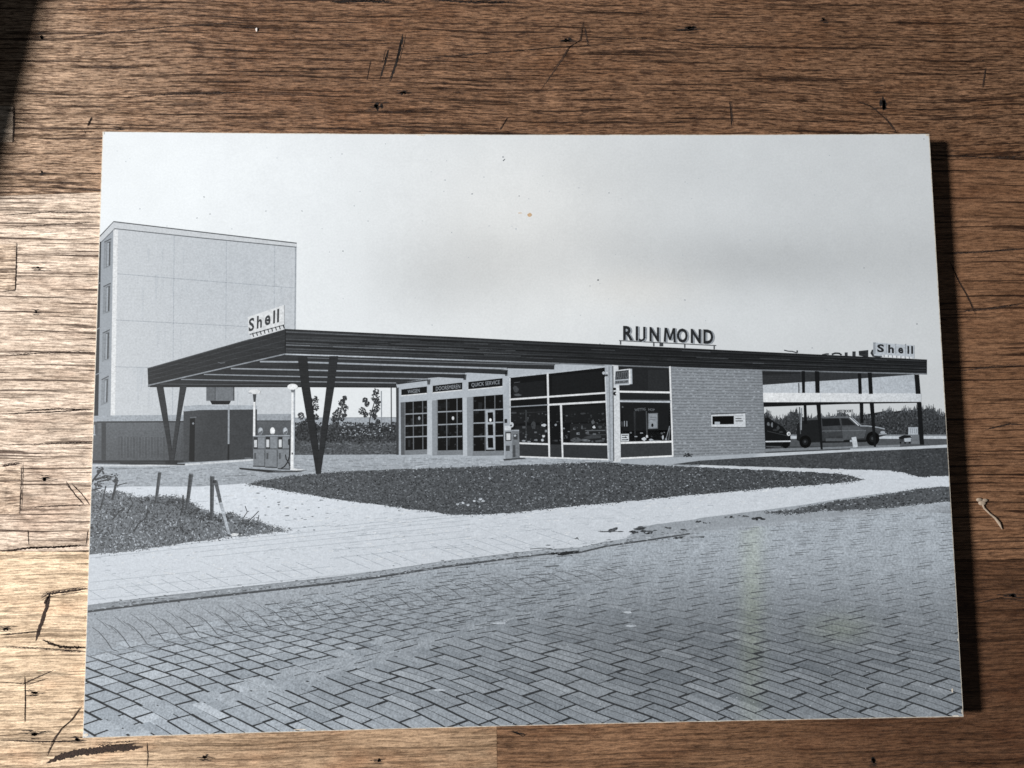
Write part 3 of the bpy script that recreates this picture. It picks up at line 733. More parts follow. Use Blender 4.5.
for A, B, nsub, test, ja, jb in zones:
    for ia in range(-75, 75):
        for ib in range(-60, 60):
            ai, bi = ia*A, ib
            off = (.5 if ia % 2 else 0) + offs[ia]
            c = inv(ia+.5, ib+.5+off, A, B)
            if c is None: continue
            cx, cy = wob(*c)
            if not (70 < cx < 985 and cy < 752 and cy > kerb_y(cx)+1.2 and not smooth_lane(cx, cy) and test(cx, cy)): continue
            s = (cy-H0)/270
            for k in range(nsub):
                a0 = ia + k/nsub; a1 = ia + (k+1)/nsub
                js = ja
                e0 = js*(1.6 if k == 0 else .6); e1 = js*(1.6 if k == nsub-1 else .6)
                qs = []
                jx = random.uniform(-.02,.02)
                far = .7 + .3*sm((s-.5)/.4)
                wide = 1 + (random.uniform(0,2.6) if random.random() < .75 else 0)*gauss(cx, cy, 600, 615, 400, 62)
                cs_ = [(a0+e0*far, ib+off+jb*far*wide), (a1-e1*far, ib+off+jb*far*wide), (a1-e1*far, ib+1+off-jb*far*.8), (a0+e0*far, ib+1+off-jb*far*.8)]
                cs_ = [(aa+random.uniform(-.02,.02)+jx, bb+random.uniform(-.012,.012)+jx) for aa, bb in cs_]
                mids = 4 if cy > 520 else 2
                path_ = [cs_[0]] + [(lerp(cs_[1][0],cs_[2][0],t/mids), lerp(cs_[1][1],cs_[2][1],t/mids)) for t in range(mids+1)] + [(lerp(cs_[3][0],cs_[0][0],t/mids), lerp(cs_[3][1],cs_[0][1],t/mids)) for t in range(mids)]
                for aa, bb in path_:
                    q_ = inv(aa, bb, A, B)
                    if q_ is None: break
                    qs.append(wob(*q_))
                if k == nsub-1 and s < .97:
                    p0_, p1_ = inv(ia+.02, ib+off, A, B), inv(ia+.98, ib+off, A, B)
                    clus = .5+.5*math.sin(cx*.045+math.sin(cy*.06)*1.5)
                    if p0_ and p1_ and random.random() < .25 + .75*gauss(cx, cy, 640, 612, 420, 60) + (.3*clus if cx > 690 and cy < 610 else 0):
                        d0 = lerp(96, 56, sm((s-.4)/.35)); strokes.append((wob(*p0_), wob(*p1_), random.uniform(.5,1.25)*max(.62, s**.6), d0+random.uniform(-8,14)))
                if len(qs) < 5: continue
                dt = random.gauss(0, 1.5+5*sm((s-.5)/.4))
                bk.poly(qs, (lambda d: (lambda x, y: tuple(v+d for v in block_t(x, y))))(dt), .25*(nsub-1))
# repair lane of narrow blocks
for k in range(3):
    x = 80
    while x < 590:
        l = random.uniform(20,34); y0 = 640-(x-440)*.28; y1 = 640-(x+l-440)*.28
        s = (y0-H0)/270; w = 3.0*s; o_ = (k-1)*3.8*s-1.5
        if y0 < 752 and x > 250: bk.poly([(x,y0+o_-w/2),(x+l-1,y1+o_-w/2),(x+l-1,y1+o_+w/2),(x,y0+o_+w/2)], (lambda d: (lambda x, y: tuple(v+d for v in block_t(x, y))))(random.gauss(3,5)), .5+.12*k)
        x += l
bk.build()
gl = P('grit', M_FLAT, 9.6, RD)
for _ in range(700):
    x = random.uniform(86,960); y = random.uniform(560,735)
    if y > kerb_y(x)+3: gl.disc(x, y, random.uniform(.3,.7), random.uniform(.25,.5), random.uniform(165,215) if random.random() < .6 else random.uniform(70,100), 5)
for x, y, w in ((500,623,7),(630,626,6),(628,612,5),(440,690,5),(255,690,3),(570,727,1.5),(352,648,4),(300,650,5)): gl.disc(x,y,w,1.0,190,8,.3,.4)
gl.build()
ch = P('open_joints', M_FLAT, 9.8, RD)
# wide shaded joints: short stair-stepped strokes rising to the right
for a_, b_, w_, t_ in strokes: ch.line(a_, b_, w_, t_, w_*.7)
# long curved joints of the lane next to the kerb
for k in range(40):
    x0 = 92+k*17.5; y0 = kerb_y(x0)+16+k*.1; q = 1-k/46
    if x0 > 600: continue
    ch.pline([(x0,y0),(x0+7,y0+5*q),(x0+14,y0+13*q),(x0+20,y0+22*q),(x0+27,y0+25*q)], [.5,.8,1.0,.9,.5], lerp(100,140,1-q))
    for dx_, o_ in ((4,-9),(13,-4)):
        ch.pline([(x0+dx_,y0+o_*q),(x0+dx_+6,y0+(o_+4)*q),(x0+dx_+12,y0+(o_+10)*q)], [.4,.7,.5], lerp(118,146,1-q))
    ch.pline([(x0,y0+8*q),(x0+9,y0+6.5*q),(x0+17,y0+8*q)], .5, 138); ch.pline([(x0+6,y0+17*q),(x0+15,y0+15.5*q),(x0+24,y0+17*q)], .5, 132)
    ch.pline([(x0+4,y0+26*q),(x0+18,y0+24.5*q),(x0+30,y0+27*q)], .5, 120)
ch.build()
kb = P('printed_kerb', M_FLAT, 12)
kk = [p for p in kb_line if p[0] <= 700]
def kt(x, y): return lerp(150, 166, sm((x-100)/400))
kb.pline([(x, y-3.2+.7*sm((x-300)/300)) for x, y in kk], [5.4 if x < 400 else 4.2 for x, y in kk], kt)
kb.pline(kk, [2.2 if x < 500 else 1.7 for x, y in kk], lambda x, y: 80 if x < 700 else 110, .5)
kb.pline([(x, y-6.2+1.6*sm((x-300)/300)) for x, y in kk if x < 620], .7, 140, .4)
kb.pline([(x, y-2) for x, y in kb_line if x >= 640], 3.2, 176, .2)
kb.pline([(551,553.5),(562,553.8),(579,551.5)], [2.2,3.6,2.6], 46, .9); kb.pline([(530,549),(545,548),(553,549.6)],.9,110,.9); kb.pline([(120,602),(150,598.4),(180,596)], .5, 190, .8)
for _ in range(520):
    x = random.uniform(90,700); y = next(lerp(y0,y1,(x-x0)/(x1-x0)) for (x0,y0),(x1,y1) in zip(kb_line, kb_line[1:]) if x0 <= x <= x1)
    q = random.gauss(-2.2,2.2); kb.disc(x, y+q, random.uniform(.5,2.6), random.uniform(.25,.6), random.choice((84,100,118,132,178,190)), 6, 1.0+random.random()*.3, .4)
kb.build()
# strip of dirt and weeds between pavement and road on the right
dr = P('printed_dirt_strip', M_FLAT, 12.6, grid=.01)
DS = [(637,527),(668,522.5),(700,518.6),(735,513.6),(768,509.6),(800,505.6),(830,503),(900,503),(895,510),(830,516.5),(768,522.5),(735,526.5),(700,532),(655,538),(625,541)]
dr.poly(rough_edge(DS,6,.4), 158); dr.build()
VR = [(764,512),(780,510.6),(795,509.5),(805,506.5),(822,503.8),(838,500.3),(860,498.2),(884,494.6),(905,490.8),(925,488),(940,486.8),(1000,486),(1000,500),(947,501.8),(915,505),(893,507.5),(870,509.8),(850,509.4),(840,511.4),(826,509.8),(812,512.5),(795,513.8),(780,514.6)]
vr = P('printed_verge', M_GRASS, 13.6, grid=.012, label='dark weedy verge along the road at the right of the picture'); vr.poly(rough_edge(VR,3,.7), 86)
for _ in range(420):
    x = random.uniform(770,947); y = random.uniform(488,514)
    if inside(x, y, VR): vr.disc(x, y, random.uniform(.6,1.5), random.uniform(.4,.8), random.choice((44,55,100,120,150)), 6, .5, .4)
fringe(vr, VR, 420, (66,80,100,130), 1.2); fringe(vr, VR, 160, (185,195), 1.0)
vr.build()
wd_ = P('printed_weed', M_GRASS, 13.6, label='dark weed tufts on the pavement edge')
for x, y, rx, ry in ((612,530,8,2.6),(607,531.5,10,1),(641,529.5,13,2.4),(634,532.5,6,1.8),(648,533,5,1.2),(668,527.6,5,1.1),(683,529.5,4,1),(680,538,6,1.6),(702,537,5,.9),(699,521.5,3.5,1.5),(706,523,3,1),(730,517,4,1.4),(757,518,7,2.2),(745,516,6,1),(577,538.4,1.6,.9)):
    for _ in range(9): wd_.disc(x+random.gauss(0,rx*.5), y+random.gauss(0,ry*.35), max(.6,rx*random.uniform(.15,.4)), max(.4,ry*random.uniform(.25,.6)), random.choice((50,60,74,90)), 7, random.random()*.8, .35)
wd_.build()

# --- canopy
cn = P('printed_canopy', M_WOODP, 14, label='wide flat boarded canopy roof')
cn.poly([(148,385),(285.3,353.6),(400,357.4),(512,361.4),(612,365),(700,368),(762,370.2),(762,372),(604,368),(555,364),(508,369.5),(465,374.5),(428,379.5),(397,384),(397,387),(148,386.8)], 52)
cn.build(); CN = cn.ob
sl = P('soffit_slats', M_FLAT, 15, CN)
for pts, w, t in (([(260,361.6),(298,362),(428,366.2),(507,368.7)],1.6,168), ([(231,368.6),(300,370),(428,372.8),(465,373.8)],1.3,158), ([(204,374.4),(300,376.6),(428,379)],1.1,150),
                  ([(181,379.4),(210,380),(300,381.6),(396,383)],1.0,140), ([(300,357.5),(428,361.8),(555,364.9)],.9,105), ([(160,384),(300,385.2)],.6,92)):
    sl.pline(pts, w, t)
for pts in ([(150,386.5),(300,386.6),(397,387.1)],): sl.pline(pts, 1.4, 40, .3)
sl.build()
for a_, b_, c_, d_ in (((500,364.9),(553.5,366),(553.5,370.2),(512,369.2)),):
    pass
ff = P('front_fascia', M_WOODP, 17, CN, grid=.01)
TOPF = [(285.6,329.4),(400,334.8),(456,337.4),(512,340.4),(600,344.6),(700,349.3),(768,352.6),(850,356.4),(926.7,360)]
BOTF = [(285.4,353.6),(400,357.4),(512,361.2),(612,364.8),(700,367.8),(768,369.7),(850,371.6),(926.7,373.4)]
fa_t = lambda x, y: lerp(56, 34, sm((x-300)/420))
for i in range(len(TOPF)-1): pass
ff.poly(TOPF + BOTF[::-1], fa_t)
def yint(c, x):
    for (x0,y0),(x1,y1) in zip(c, c[1:]):
        if x0 <= x <= x1: return lerp(y0,y1,(x-x0)/(x1-x0))
    return c[-1][1]
xs_ = [286,330,380,440,512,580,650,720,800,860,926]
for fr, t0, t1, w in ((.10,100,52,.9),(.27,72,40,.8),(.40,84,50,.7),(.55,92,46,.8),(.64,128,56,.9),(.80,88,50,.8),(.90,74,44,.6),(.18,36,30,.8),(.48,34,28,1),(.72,36,30,1)):
    ff.pline([(x, lerp(yint(TOPF,x), yint(BOTF,x), fr)) for x in xs_], w, (lambda a, c: (lambda x, y: lerp(a, c, sm((x-286)/330))))(t0, t1), .4)
for _ in range(60):
    x = random.uniform(300,900); fr = random.uniform(.1,.9); l = random.uniform(10,40); y = lerp(yint(TOPF,x), yint(BOTF,x), fr); y2 = lerp(yint(TOPF,min(926,x+l)), yint(BOTF,min(926,x+l)), fr)
    ff.line((x,y),(min(926,x+l),y2), random.uniform(.5,1), random.choice((34,38,62,74)), dz=.7)
ff.pline(TOPF, .9, lambda x, y: 38, .8)
ff.pline([(x, y+.6) for x, y in BOTF], 1.3, lambda x, y: lerp(190,120,sm((x-320)/300)), .9)
ff.build()
sf = P('side_fascia', M_WOODP, 17, CN)
sf.poly([(147.6,368.8),(200,354.2),(285.6,329.4),(285.4,353.6),(200,373.6),(148.2,385.2)], 52)
for fr in (.2,.45,.7): sf.line((148,lerp(368.8,385.2,fr)),(285.5,lerp(329.4,353.6,fr)),.7,68,dz=.4)
sf.line((147.6,368.6),(285.6,329.2),1.0,80,dz=.5); sf.line((148.2,385.4),(285.3,354),1.2,150,dz=.6); sf.line((285.4,330),(285.3,353.4),.9,34,dz=.8)
sf.pline([(218,362.3),(221,363.2),(225,362.6)], .8, 110, .9)
sf.build()
vc = P('column', M_WOODP, 18, CN); vc.poly([(156.3,385.8),(163.1,385.8),(166.5,407),(172.8,458),(173,463),(169.5,463),(167.5,445)], 56)
vc.poly([(180,385.8),(186.6,385.8),(181.5,412),(173.5,463),(171,463),(172,450),(177,412)], 60, .3); vc.rect(165.5,460.5,177,464.3,50,.4); vc.build()
vc = P('column', M_WOODP, 18.2, CN); vc.poly([(297.5,356),(307.2,356),(309.6,386),(316,430),(320.6,466),(320.6,474),(316,474),(314.2,462),(307,420),(301.2,386)], 42)
vc.poly([(329.4,356),(338.2,356),(335.2,380),(328,424),(321.2,470),(320.8,474),(317,474),(317.6,462),(322,424),(327.2,380)], 46, .3); vc.build()
# --- pumps and lamp posts on the island
isl = P('printed_pump_island', M_FLAT, 12.4); isl.poly([(239,467.3),(262,465.6),(292,467.8),(308,470),(297,471.6),(268,471.6),(240,469)], 168); isl.poly([(239,467.6),(268,469.9),(282,470.6),(268,472.4),(240,469.4)], 50, .3)
isl.poly([(282,470.8),(308,470.2),(297,472.3),(264,472.8)], 78, .2); isl.poly([(291,468),(305,469.8),(296,470.6),(290,470)], 225, .5); isl.build()
def pump(x0, x1, y0, y1, gx, gt):
    p = P('printed_petrol_pump', M_FLAT, 13.4); w = x1-x0
    p.poly([(x0,y0),(x1,y0),(x1,y1),(x0+.4,y1-1)], 132); p.rect(x0,y0,x1,448.6,112,.2)
    p.rect(x0+w*.40,y0+1.4,x1-w*.06,448,142,.4); p.rect(x0+.6,y0+1.2,x0+w*.40,449,52,.4); p.rect(x0+w*.10,y0+4,x0+w*.33,447.2,214,.6)
    p.line((x0,449),(x1,449),.7,90,dz=.6); p.line((x1-.4,450),(x1-.4,y1),.9,92,dz=.6); p.rect(x0+w*.1,453,x0+w*.26,459,88,.6)
    p.line((x0,y0),(x1,y0),1,165,dz=.8); p.line((x0,y1-.3),(x1,y1+.2),1.2,70,dz=.8)
    p.build()
    g = P('globe', M_FLAT, 13.4, p.ob); g.disc(gx,431,2.5,3.7,gt); g.disc(gx+.2,430.6,1.7,2.6,(gt+225)/2 if gt < 200 else 240,12,.4); g.rect(gx-1.6,433.6,gx+1.6,435.2,120,.6)
    if gt < 200: g.poly([(gx-1.8,432.4),(gx+1.8,430.4),(gx+2,433),(gx-1.2,434)], 110, .6)
    g.build()
pump(253,265.2,436,466.4,260.6,165); pump(265.2,277.6,435.6,467.4,272.6,228); pump(277.6,290,435.6,469,285.4,170)
hs = P('printed_pump_hose', M_FLAT, 14.8); hs.pline([(288.4,440),(289.8,446),(289.6,456),(287.8,462),(284.5,466.5),(281,468.6)], 1.2, 38)
hs.pline([(285.4,454.5),(286.2,459),(289,463.5),(290,466)], 1.1, 42, .3); hs.rect(288.2,439,290,445,50,.5); hs.build()
lp = P('printed_lamp_post', M_FLAT, 14.8, label='rear white lamp post'); lp.poly([(253.4,402),(255.4,402),(255.3,436),(253,436)], 235); lp.poly([(252.8,394),(256.2,394),(255.4,402),(253.6,402)], 70, .3); lp.disc(254.6,391.8,6,2.4,228,14,.5); lp.line((248.4,393),(252,393.2),.7,130,dz=.8); lp.build()
lp = P('printed_lamp_post', M_FLAT, 15, label='front white lamp post'); lp.poly([(291.6,390),(294.6,390),(294,470),(290.6,470)], 238); lp.rect(293.5,392,294.6,468,190,.2); lp.poly([(290.8,389.6),(294.8,389.6),(294.4,392.5),(291.4,392.5)], 120, .3); lp.disc(292.6,386.8,5.2,3,240,14,.5); lp.rect(291.6,452.6,293,454.6,70,.6); lp.build()

# --- service bays
sv = P('printed_service_bays', M_WALL, 14.8, grid=.012, label='row of three service bays with light pillars')
sv.poly([(396.5,388),(396.5,383.8),(428,379.8),(428,378.2),(465,374.8),(465,373),(507.5,369.4),(507.5,367.4),(554.5,364.4),(604,363.6),(605,367.2),(509.4,377.6),(509,459.5),(396.8,455.4)], lambda x, y: 186 if y < 403 else 178)
sv.build(); SV = sv.ob
bt = P('beam_ends', M_FLAT, 15.8, SV)
for pts in ([(397,383.4),(428,379.4),(428,380.6),(397,384.6)], [(428,375),(465,374.2),(464.6,378.6),(428,376.8)], [(465,369.8),(507.2,370),(507.2,374.6),(465,372.6)], [(500,364.6),(554.4,365.2),(554.2,369.6),(508,368.4)]):
    bt.poly(pts, 50)
bt.poly([(396,388),(398.8,387.4),(398.8,454.8),(396.4,455)], 66); bt.poly([(427,379.6),(430.6,379.2),(430,384.6),(427.4,384.6)], 80); bt.poly([(463,374.6),(466.6,374.4),(466,380),(463.4,380)], 80); bt.poly([(504.5,370),(508,370),(507.4,376),(505,376)], 90)
bt.build()
def bay_sign(pts, s, u0, u1):
    g = P('bay_sign', M_FLAT, 16, SV); g.poly(pts, 26); (tl, tr, br, bl) = pts
    g.line(bl, br, 1.0, 222, dz=.4); g.line(tl, bl, .6, 200, dz=.4)
    L1 = lambda a_, b_, t: (lerp(a_[0],b_[0],t), lerp(a_[1],b_[1],t))
    A_, B_ = L1(bl,br,u0), L1(bl,br,u1); D_, C_ = L1(tl,tr,u0), L1(tl,tr,u1)
    text(g, s, L1(A_,D_,.26), L1(B_,C_,.26), L1(B_,C_,.80), L1(A_,D_,.80), 158, .0, .6); g.build()
bay_sign([(401,389.5),(427,386.4),(427,393.4),(401,395.8)], 'WASSEN', .26, .72)
bay_sign([(432.3,385.8),(462.3,382.4),(462.3,390),(432.3,392.9)], 'DOORSMEREN', .12, .93)
bay_sign([(468,382),(502.5,378.2),(502.5,386.6),(468,389.9)], 'QUICK SERVICE', .10, .92)
def bay(op, gx0, hl, vl, xr, yb, door=False):
    q = P('bay_door', M_FLAT, 16, SV)
    (x0,y0),(x1,y1),(x2,y2),(x3,y3) = op
    q.poly(op, 92)
    q.poly([(gx0,lerp(y0,y1,(gx0-x0)/(x1-x0))),(x1,y1),(x2,y2-4.4),(gx0,y3-4.4)], 20, .2)
    q.poly([(gx0,y3-4.6),(x2,y2-4.8),(x2,y2),(gx0,y3-.4)], 128, .4)
    for y in hl: q.line((gx0,y),(x1,y-1.0),1.15,158,dz=.6)
    for x in vl: q.line((x,lerp(y0,y1,(x-x0)/(x1-x0))),(x+.3,y2-4.6),.9,108,dz=.5)
    q.line((gx0,y0),(gx0,y3),.7,128,dz=.6)
    for _ in range(7):
        x = random.uniform(gx0+1,x1-7); y = random.uniform(y1+3,y2-14); q.rect(x,y,x+random.uniform(2,6),y+random.uniform(2,9),random.choice((28,33,38,44)),.25)
    for _ in range(22):
        x = random.uniform(gx0+1,x1-1); y = random.uniform(y1+6,y2-8); q.disc(x,y,random.uniform(.4,1.6),random.uniform(.3,1),random.choice((34,44,58)),6,.3,.4)
    if door:
        q.poly([(485.4,410.4),(494.8,409.9),(495.2,449.4),(486.2,449.6)], 176, .8)
        for y0_, y1_ in ((412.4,422),(424.4,435.4),(437.8,447.8)): q.poly([(487.6,y0_),(493,y0_-.2),(493.4,y1_),(488,y1_)], 20, 1.0)
        q.disc(490.4,420,1.2,1.7,245,9,1.3)
    else:
        q.disc(gx0+ (14.2 if gx0 < 420 else 15.6), 418.2, 1.2, 1.9, 215 if gx0 > 420 else 160, 9, 1.0); 
    q.build()
bay([(400.6,402.4),(427.2,400.4),(427.2,454.2),(401,455)], 405, (414.2,426.1,437.2), (413.2,422.6), 427, 454)
bay([(436.6,399.8),(462.4,397.6),(463,454.8),(437.2,455.2)], 437.4, (412,424.8,437.4), (446.6,457), 462.6, 454)
bay([(472.6,396.8),(503,394.4),(504,455.4),(473,455.8)], 473, (410.2,423.2,436.6), (485,494.8), 503, 455, True)
pl = P('pillar_sides', M_WALL, 16.2, SV); pl.poly([(432,400.6),(436.8,400),(437.4,455.4),(432.4,455.6)], 148); pl.poly([(466.8,397.4),(472.8,396.8),(473.2,456),(467.4,456)], 146)
pl.rect(427.2,400,432,455,192,.1); pl.poly([(462.6,397.6),(466.8,397.2),(467.2,456),(463,456)], 192, .1); pl.poly([(503.2,394),(508.8,377.8),(509,459),(504.2,459)], 176, .1); pl.build()

# --- shop, left glass front
sp = P('printed_shop', M_FLAT, 16.6, grid=.01, label='glazed shop with dark windows and white frames')
def glass_t(x, y): return 24 + 6*gauss(x,y,580,390,30,12)
sp.poly([(509.6,377.8),(605,367.4),(608.4,459.6),(509.6,457)], glass_t)
sp.poly([(619,365.8),(669.6,367.2),(672.4,456),(620.6,458.8)], lambda x, y: 40 if y < 392 else (52 if y < 401 else 24), .1)
sp.poly([(519,444),(608,445.2),(608.3,459),(519,456.6)], 54, .2); sp.poly([(620.6,443.4),(672,442.4),(672.3,455.4),(620.7,457.8)], 60, .2)
sp.build(); SPO = sp.ob
it = P('window_display', M_FLAT, 17.6, SPO)
for pts_, t_ in (([(513,384),(545,380.4),(545,397),(513,399)],34), ([(552,376),(602,371),(603,391),(552,395)],31), ([(512,410),(546,408),(546,422),(512,424)],33), ([(565,407),(604,405),(605,421),(565,423)],32),
                 ([(570,424),(606,423),(606.4,442),(570,442)],38), ([(515,426),(546,425),(546.4,442),(520,442)],37), ([(623,404),(668,404.6),(669,440),(623,441)],31), ([(648,370),(667,370),(667.6,390),(648,390)],46), ([(622,431),(668,430),(668.6,441),(622,442)],38)):
    it.poly(pts_, t_, -.3)
for k in range(26):
    x = random.uniform(514,604); y = random.uniform(426,441); it.rect(x,y,x+random.uniform(1,3.5),y+random.uniform(.6,2.4),random.choice((52,64,82,104,130)),.15)
for k in range(10):
    x = random.uniform(624,664); y = random.uniform(432,440); it.rect(x,y,x+random.uniform(1,3),y+random.uniform(.6,1.8),random.choice((60,84,120,160)),.15)
for x, y, w, hh, t in ((544,425.2,2.4,1.3,200),(555.6,425,1.2,1.2,150),(543.4,436,1.3,1.6,210),(542.5,440,1.5,1.3,190),(594,427.2,1.4,1.5,205),(524,440.8,2.4,1,150),(529,441.6,2,.8,140),(536,440,2,.9,130),
                       (533.5,425.5,2.2,4.6,66),(593,422,1.6,2.4,90),(600,427,2.2,1.5,76),(582,427.6,1,2.2,88),(577,440,6,2,84),(594,437,9,1.8,66),(585,440.4,5,1.3,110),(600,441,5,1,80),(516,389,3,3,70),(518,395,3.4,1.2,86),
                       (583,413.6,2.4,1,60),(514,413,3,1,70),(608,440,1.4,1.2,170),(515,430,3,1,60),(606.5,430,1,4,60)): it.disc(x,y,w,hh,t,9,random.random()*.4,.3)
it.line((585,430.6),(606.6,430.4),.9,96); it.line((586,434.6),(606,434.8),.7,70); it.line((526,410),(526.2,440),1.1,66); it.line((519,413),(547,411.6),.6,52); it.line((514,382.8),(520,382),.7,80)
for _ in range(110):
    x = random.uniform(512,606); y = random.uniform(412,442); it.disc(x,y,random.uniform(.4,1.2),random.uniform(.3,.8),random.choice((40,48,60,85)),6,.3,.4)
# right window: notice, arc of letters, door frame, tripod, small card
text(it, 'WETTIG', (634.6,411.4),(645.6,410.2),(645.6,407.8),(634.4,408.6), 122, .0, .5); text(it, 'HOP', (648.4,410.8),(654.6,411),(654.6,408.8),(648.4,408.2), 122, .0, .5)
it.poly([(648,413.4),(657.8,413),(657.8,428.6),(648,429)], 118); it.poly([(649,414.2),(656.9,413.9),(656.9,427.8),(649,428.1)], 148, .2); it.disc(652.3,425.2,1.2,1.9,28,9,.5); it.line((650,417.4),(656,417.2),.7,104,dz=.4); it.line((650,419.6),(655,419.5),.6,112,dz=.4)
it.line((634.2,411),(635,440),1,58); it.line((646.2,411),(647,437),1,80); it.rect(634.6,411.6,635.8,441,48)
for x in (624.4,626.8): it.line((x,421),(x,426.4),.9,150)
it.poly([(620.8,434),(628.8,433.8),(628.9,441.2),(620.9,441.6)], 205)
for y, x1 in ((435.4,628),(437.6,627),(439.8,628)): it.line((621.8,y),(x1,y-.1),.9,60,dz=.4)
for x, y, w, hh, t in ((644,439,2.2,1.8,200),(647,436.4,1.1,1.6,210),(651,440,2.2,1,170),(662.8,437.4,.8,2,190),(657,440.8,5,.7,120),(622.5,407,1,.8,90),(666,439,1,1.4,150),(622,424,1,3,60)): it.disc(x,y,w,hh,t,9,.3,.3)
it.pline([(665.6,440.4),(668,432),(669.6,426)],.8,130); it.line((668.6,440),(670,428),.8,110)
it.build()
fr = P('window_frames', M_FLAT, 18.8, SPO)
W_ = 226
fr.pline([(509.4,377.2),(555,372.4),(605,366.8)], 1.3, 190)
fr.line((509.9,377),(510.2,432),1.2,205); fr.line((547.6,373),(549.3,457.4),1.9,W_,1.7,.2); fr.line((509.6,399.5),(606.4,392.8),1.7,W_,dz=.3); fr.line((509.6,407),(548,404.8),1,150,dz=.3); fr.line((548.4,404.8),(606.8,401.6),1.8,W_,dz=.3)
fr.line((560.9,404.6),(562.6,457.8),2.0,W_,1.6,.25); fr.line((519,443.2),(548.6,444.2),1.7,W_,dz=.3); fr.line((563,443.6),(608,444.4),1.9,W_,dz=.3); fr.line((519,456.6),(608.4,459.6),1.3,W_,dz=.3)
fr.line((669.8,366.4),(672.8,456.6),1.7,W_,1.5,.2); fr.line((619,391.6),(670.4,392.5),1.8,W_+8,dz=.3); fr.line((619.4,401.2),(670.8,401.9),1.7,190,dz=.3); fr.line((619.4,399.8),(670.8,400.4),.8,95,dz=.3)
fr.line((620.6,442.9),(671.8,441.6),1.9,W_+8,dz=.3); fr.line((620.8,458.4),(672.8,456),1.6,W_+8,dz=.3)
fr.build()
co = P('corner_column', M_FLAT, 19.4, SPO); co.poly([(604.6,364.8),(612.6,365),(613.8,461.6),(608.4,460.4),(606,400)], 172); co.poly([(612.4,365),(618.2,365.6),(619.6,396),(620.8,461.6),(613.6,462.4)], 212, .2)
co.line((612.8,366),(613.8,461),1,72,dz=.5); co.line((609,366),(610.4,460),.7,130,dz=.4); co.line((605.2,377),(608.3,460),1.1,205,dz=.4); co.disc(614.6,389,1.6,1.4,34,9,.6); co.disc(615,393.6,1.6,2.2,32,9,.6); co.disc(616.2,393.6,1,1,220,9,.8)
co.disc(603.6,373,1.5,1.6,190,8,.8); co.disc(606.4,375.4,1.6,1,60,8,.9); co.disc(607,373,1,.8,210,8,1.0); co.build()
ps = P('projecting_sign', M_FLAT, 20.8, SPO)
ps.poly([(615.4,370.8),(629.4,369),(631.8,368.8),(632,384),(629.6,384.4),(614.4,385.2)], 178); ps.poly([(615.6,371.4),(628.6,370),(628.6,378.8),(615.2,379.9)], 66, .3); ps.poly([(614.8,381),(628.4,380),(628.4,383),(614.8,384)], 120, .3)
text(ps, 'AUTO', (616,379),(628,378),(628,371.2),(616,372.4), 104, .01, .6); text(ps, 'SHOP', (615.6,383.6),(628.2,382.8),(628.2,380.2),(615.6,381.2), 40, .01, .6)
ps.poly([(628.9,368.8),(630.2,368.7),(630.6,384),(629,384.2)], 232, .8); ps.line((631.6,368.8),(631.9,384),.7,190,dz=.8); ps.line((615.4,370.9),(629.4,369.2),.9,215,dz=.8); ps.line((614.4,385),(629.4,384.4),.9,200,dz=.8)
ps.build()
# small pump at the shop front
sm_ = P('printed_petrol_pump', M_FLAT, 20, label='small pump with round dial beside the shop window')
sm_.poly([(504.8,430.6),(512,430),(512.2,459.8),(505.4,459.6)], 150); sm_.poly([(512,430),(519,429.6),(519.8,458.6),(512.2,459.8)], 120, .1); sm_.rect(505.4,432,511.4,441,58,.3); sm_.rect(506.4,433.4,510.4,440,215,.5); sm_.rect(505.8,445.6,509.8,451,70,.4)
sm_.rect(513.4,434,517.6,439.6,70,.4); sm_.disc(515,435.6,1.3,1.1,190,8,.6); sm_.rect(512.8,445,515.4,457,76,.4); sm_.rect(504.6,426,511,430.4,205,.3); sm_.disc(511.6,424.8,2,2.7,205,11,.5); sm_.disc(511,425.4,1,1,60,8,.7); sm_.rect(504.4,419,507.2,423,46,.3); sm_.rect(504.4,423,508,426,170,.3)
sm_.rect(512,430,519,431,170,.5); sm_.poly([(503,459),(524,457.6),(526,458.8),(504,460.6)], 70, .2); sm_.build()

# --- brick wall with the serving hatch
bwl = P('printed_brick_wall', M_BRICK, 18.4, grid=.012); bwl.poly([(671,366.6),(700,368),(762,370.2),(765.4,453.2),(720,455.4),(673.4,457.4)], lambda x, y: 141 + 5*gauss(x,y,700,400,40,30) - 4*sm((x-720)/50))
for k in range(30):
    y0 = 369+k*2.95; yr = 371.6+k*2.78
    bwl.line((671.4+k*.07,y0),(762+k*.12,yr),.75,112,dz=.3)
    for j in range(20):
        if random.random() < .8:
            t = (j+(.5 if k % 2 else 0)+random.uniform(-.1,.1))/20.5; x = lerp(672,762,t); y = lerp(y0,yr,t); bwl.line((x,y+.5),(x+random.uniform(1,3),y+.5),random.uniform(.6,1.2),random.choice((118,126,156,164)),dz=.5)
bwl.build(); BWL = bwl.ob
hw = P('serving_hatch', M_FLAT, 20, BWL); hw.poly([(711,414.8),(745.2,413.4),(745.6,427),(711.4,426.8)], 205); hw.poly([(712.3,416.2),(733.8,415.8),(733.9,424.2),(712.4,424.6)], 16, .3); hw.rect(714.6,421.8,719.8,424.4,178,.5)
for y, x1 in ((418.6,741.4),(421,742.8)): hw.line((735.4,y),(x1,y-.1),.9,70,dz=.5)
hw.line((735,416),(743,415.8),.6,130,dz=.5); hw.pline([(711,414.2),(745.4,412.8),(745.9,427.4),(711.4,427.2)],.8,80,.6); hw.build()
wdt = P('printed_weed', M_GRASS, 20, label='small weed at the foot of the brick wall')
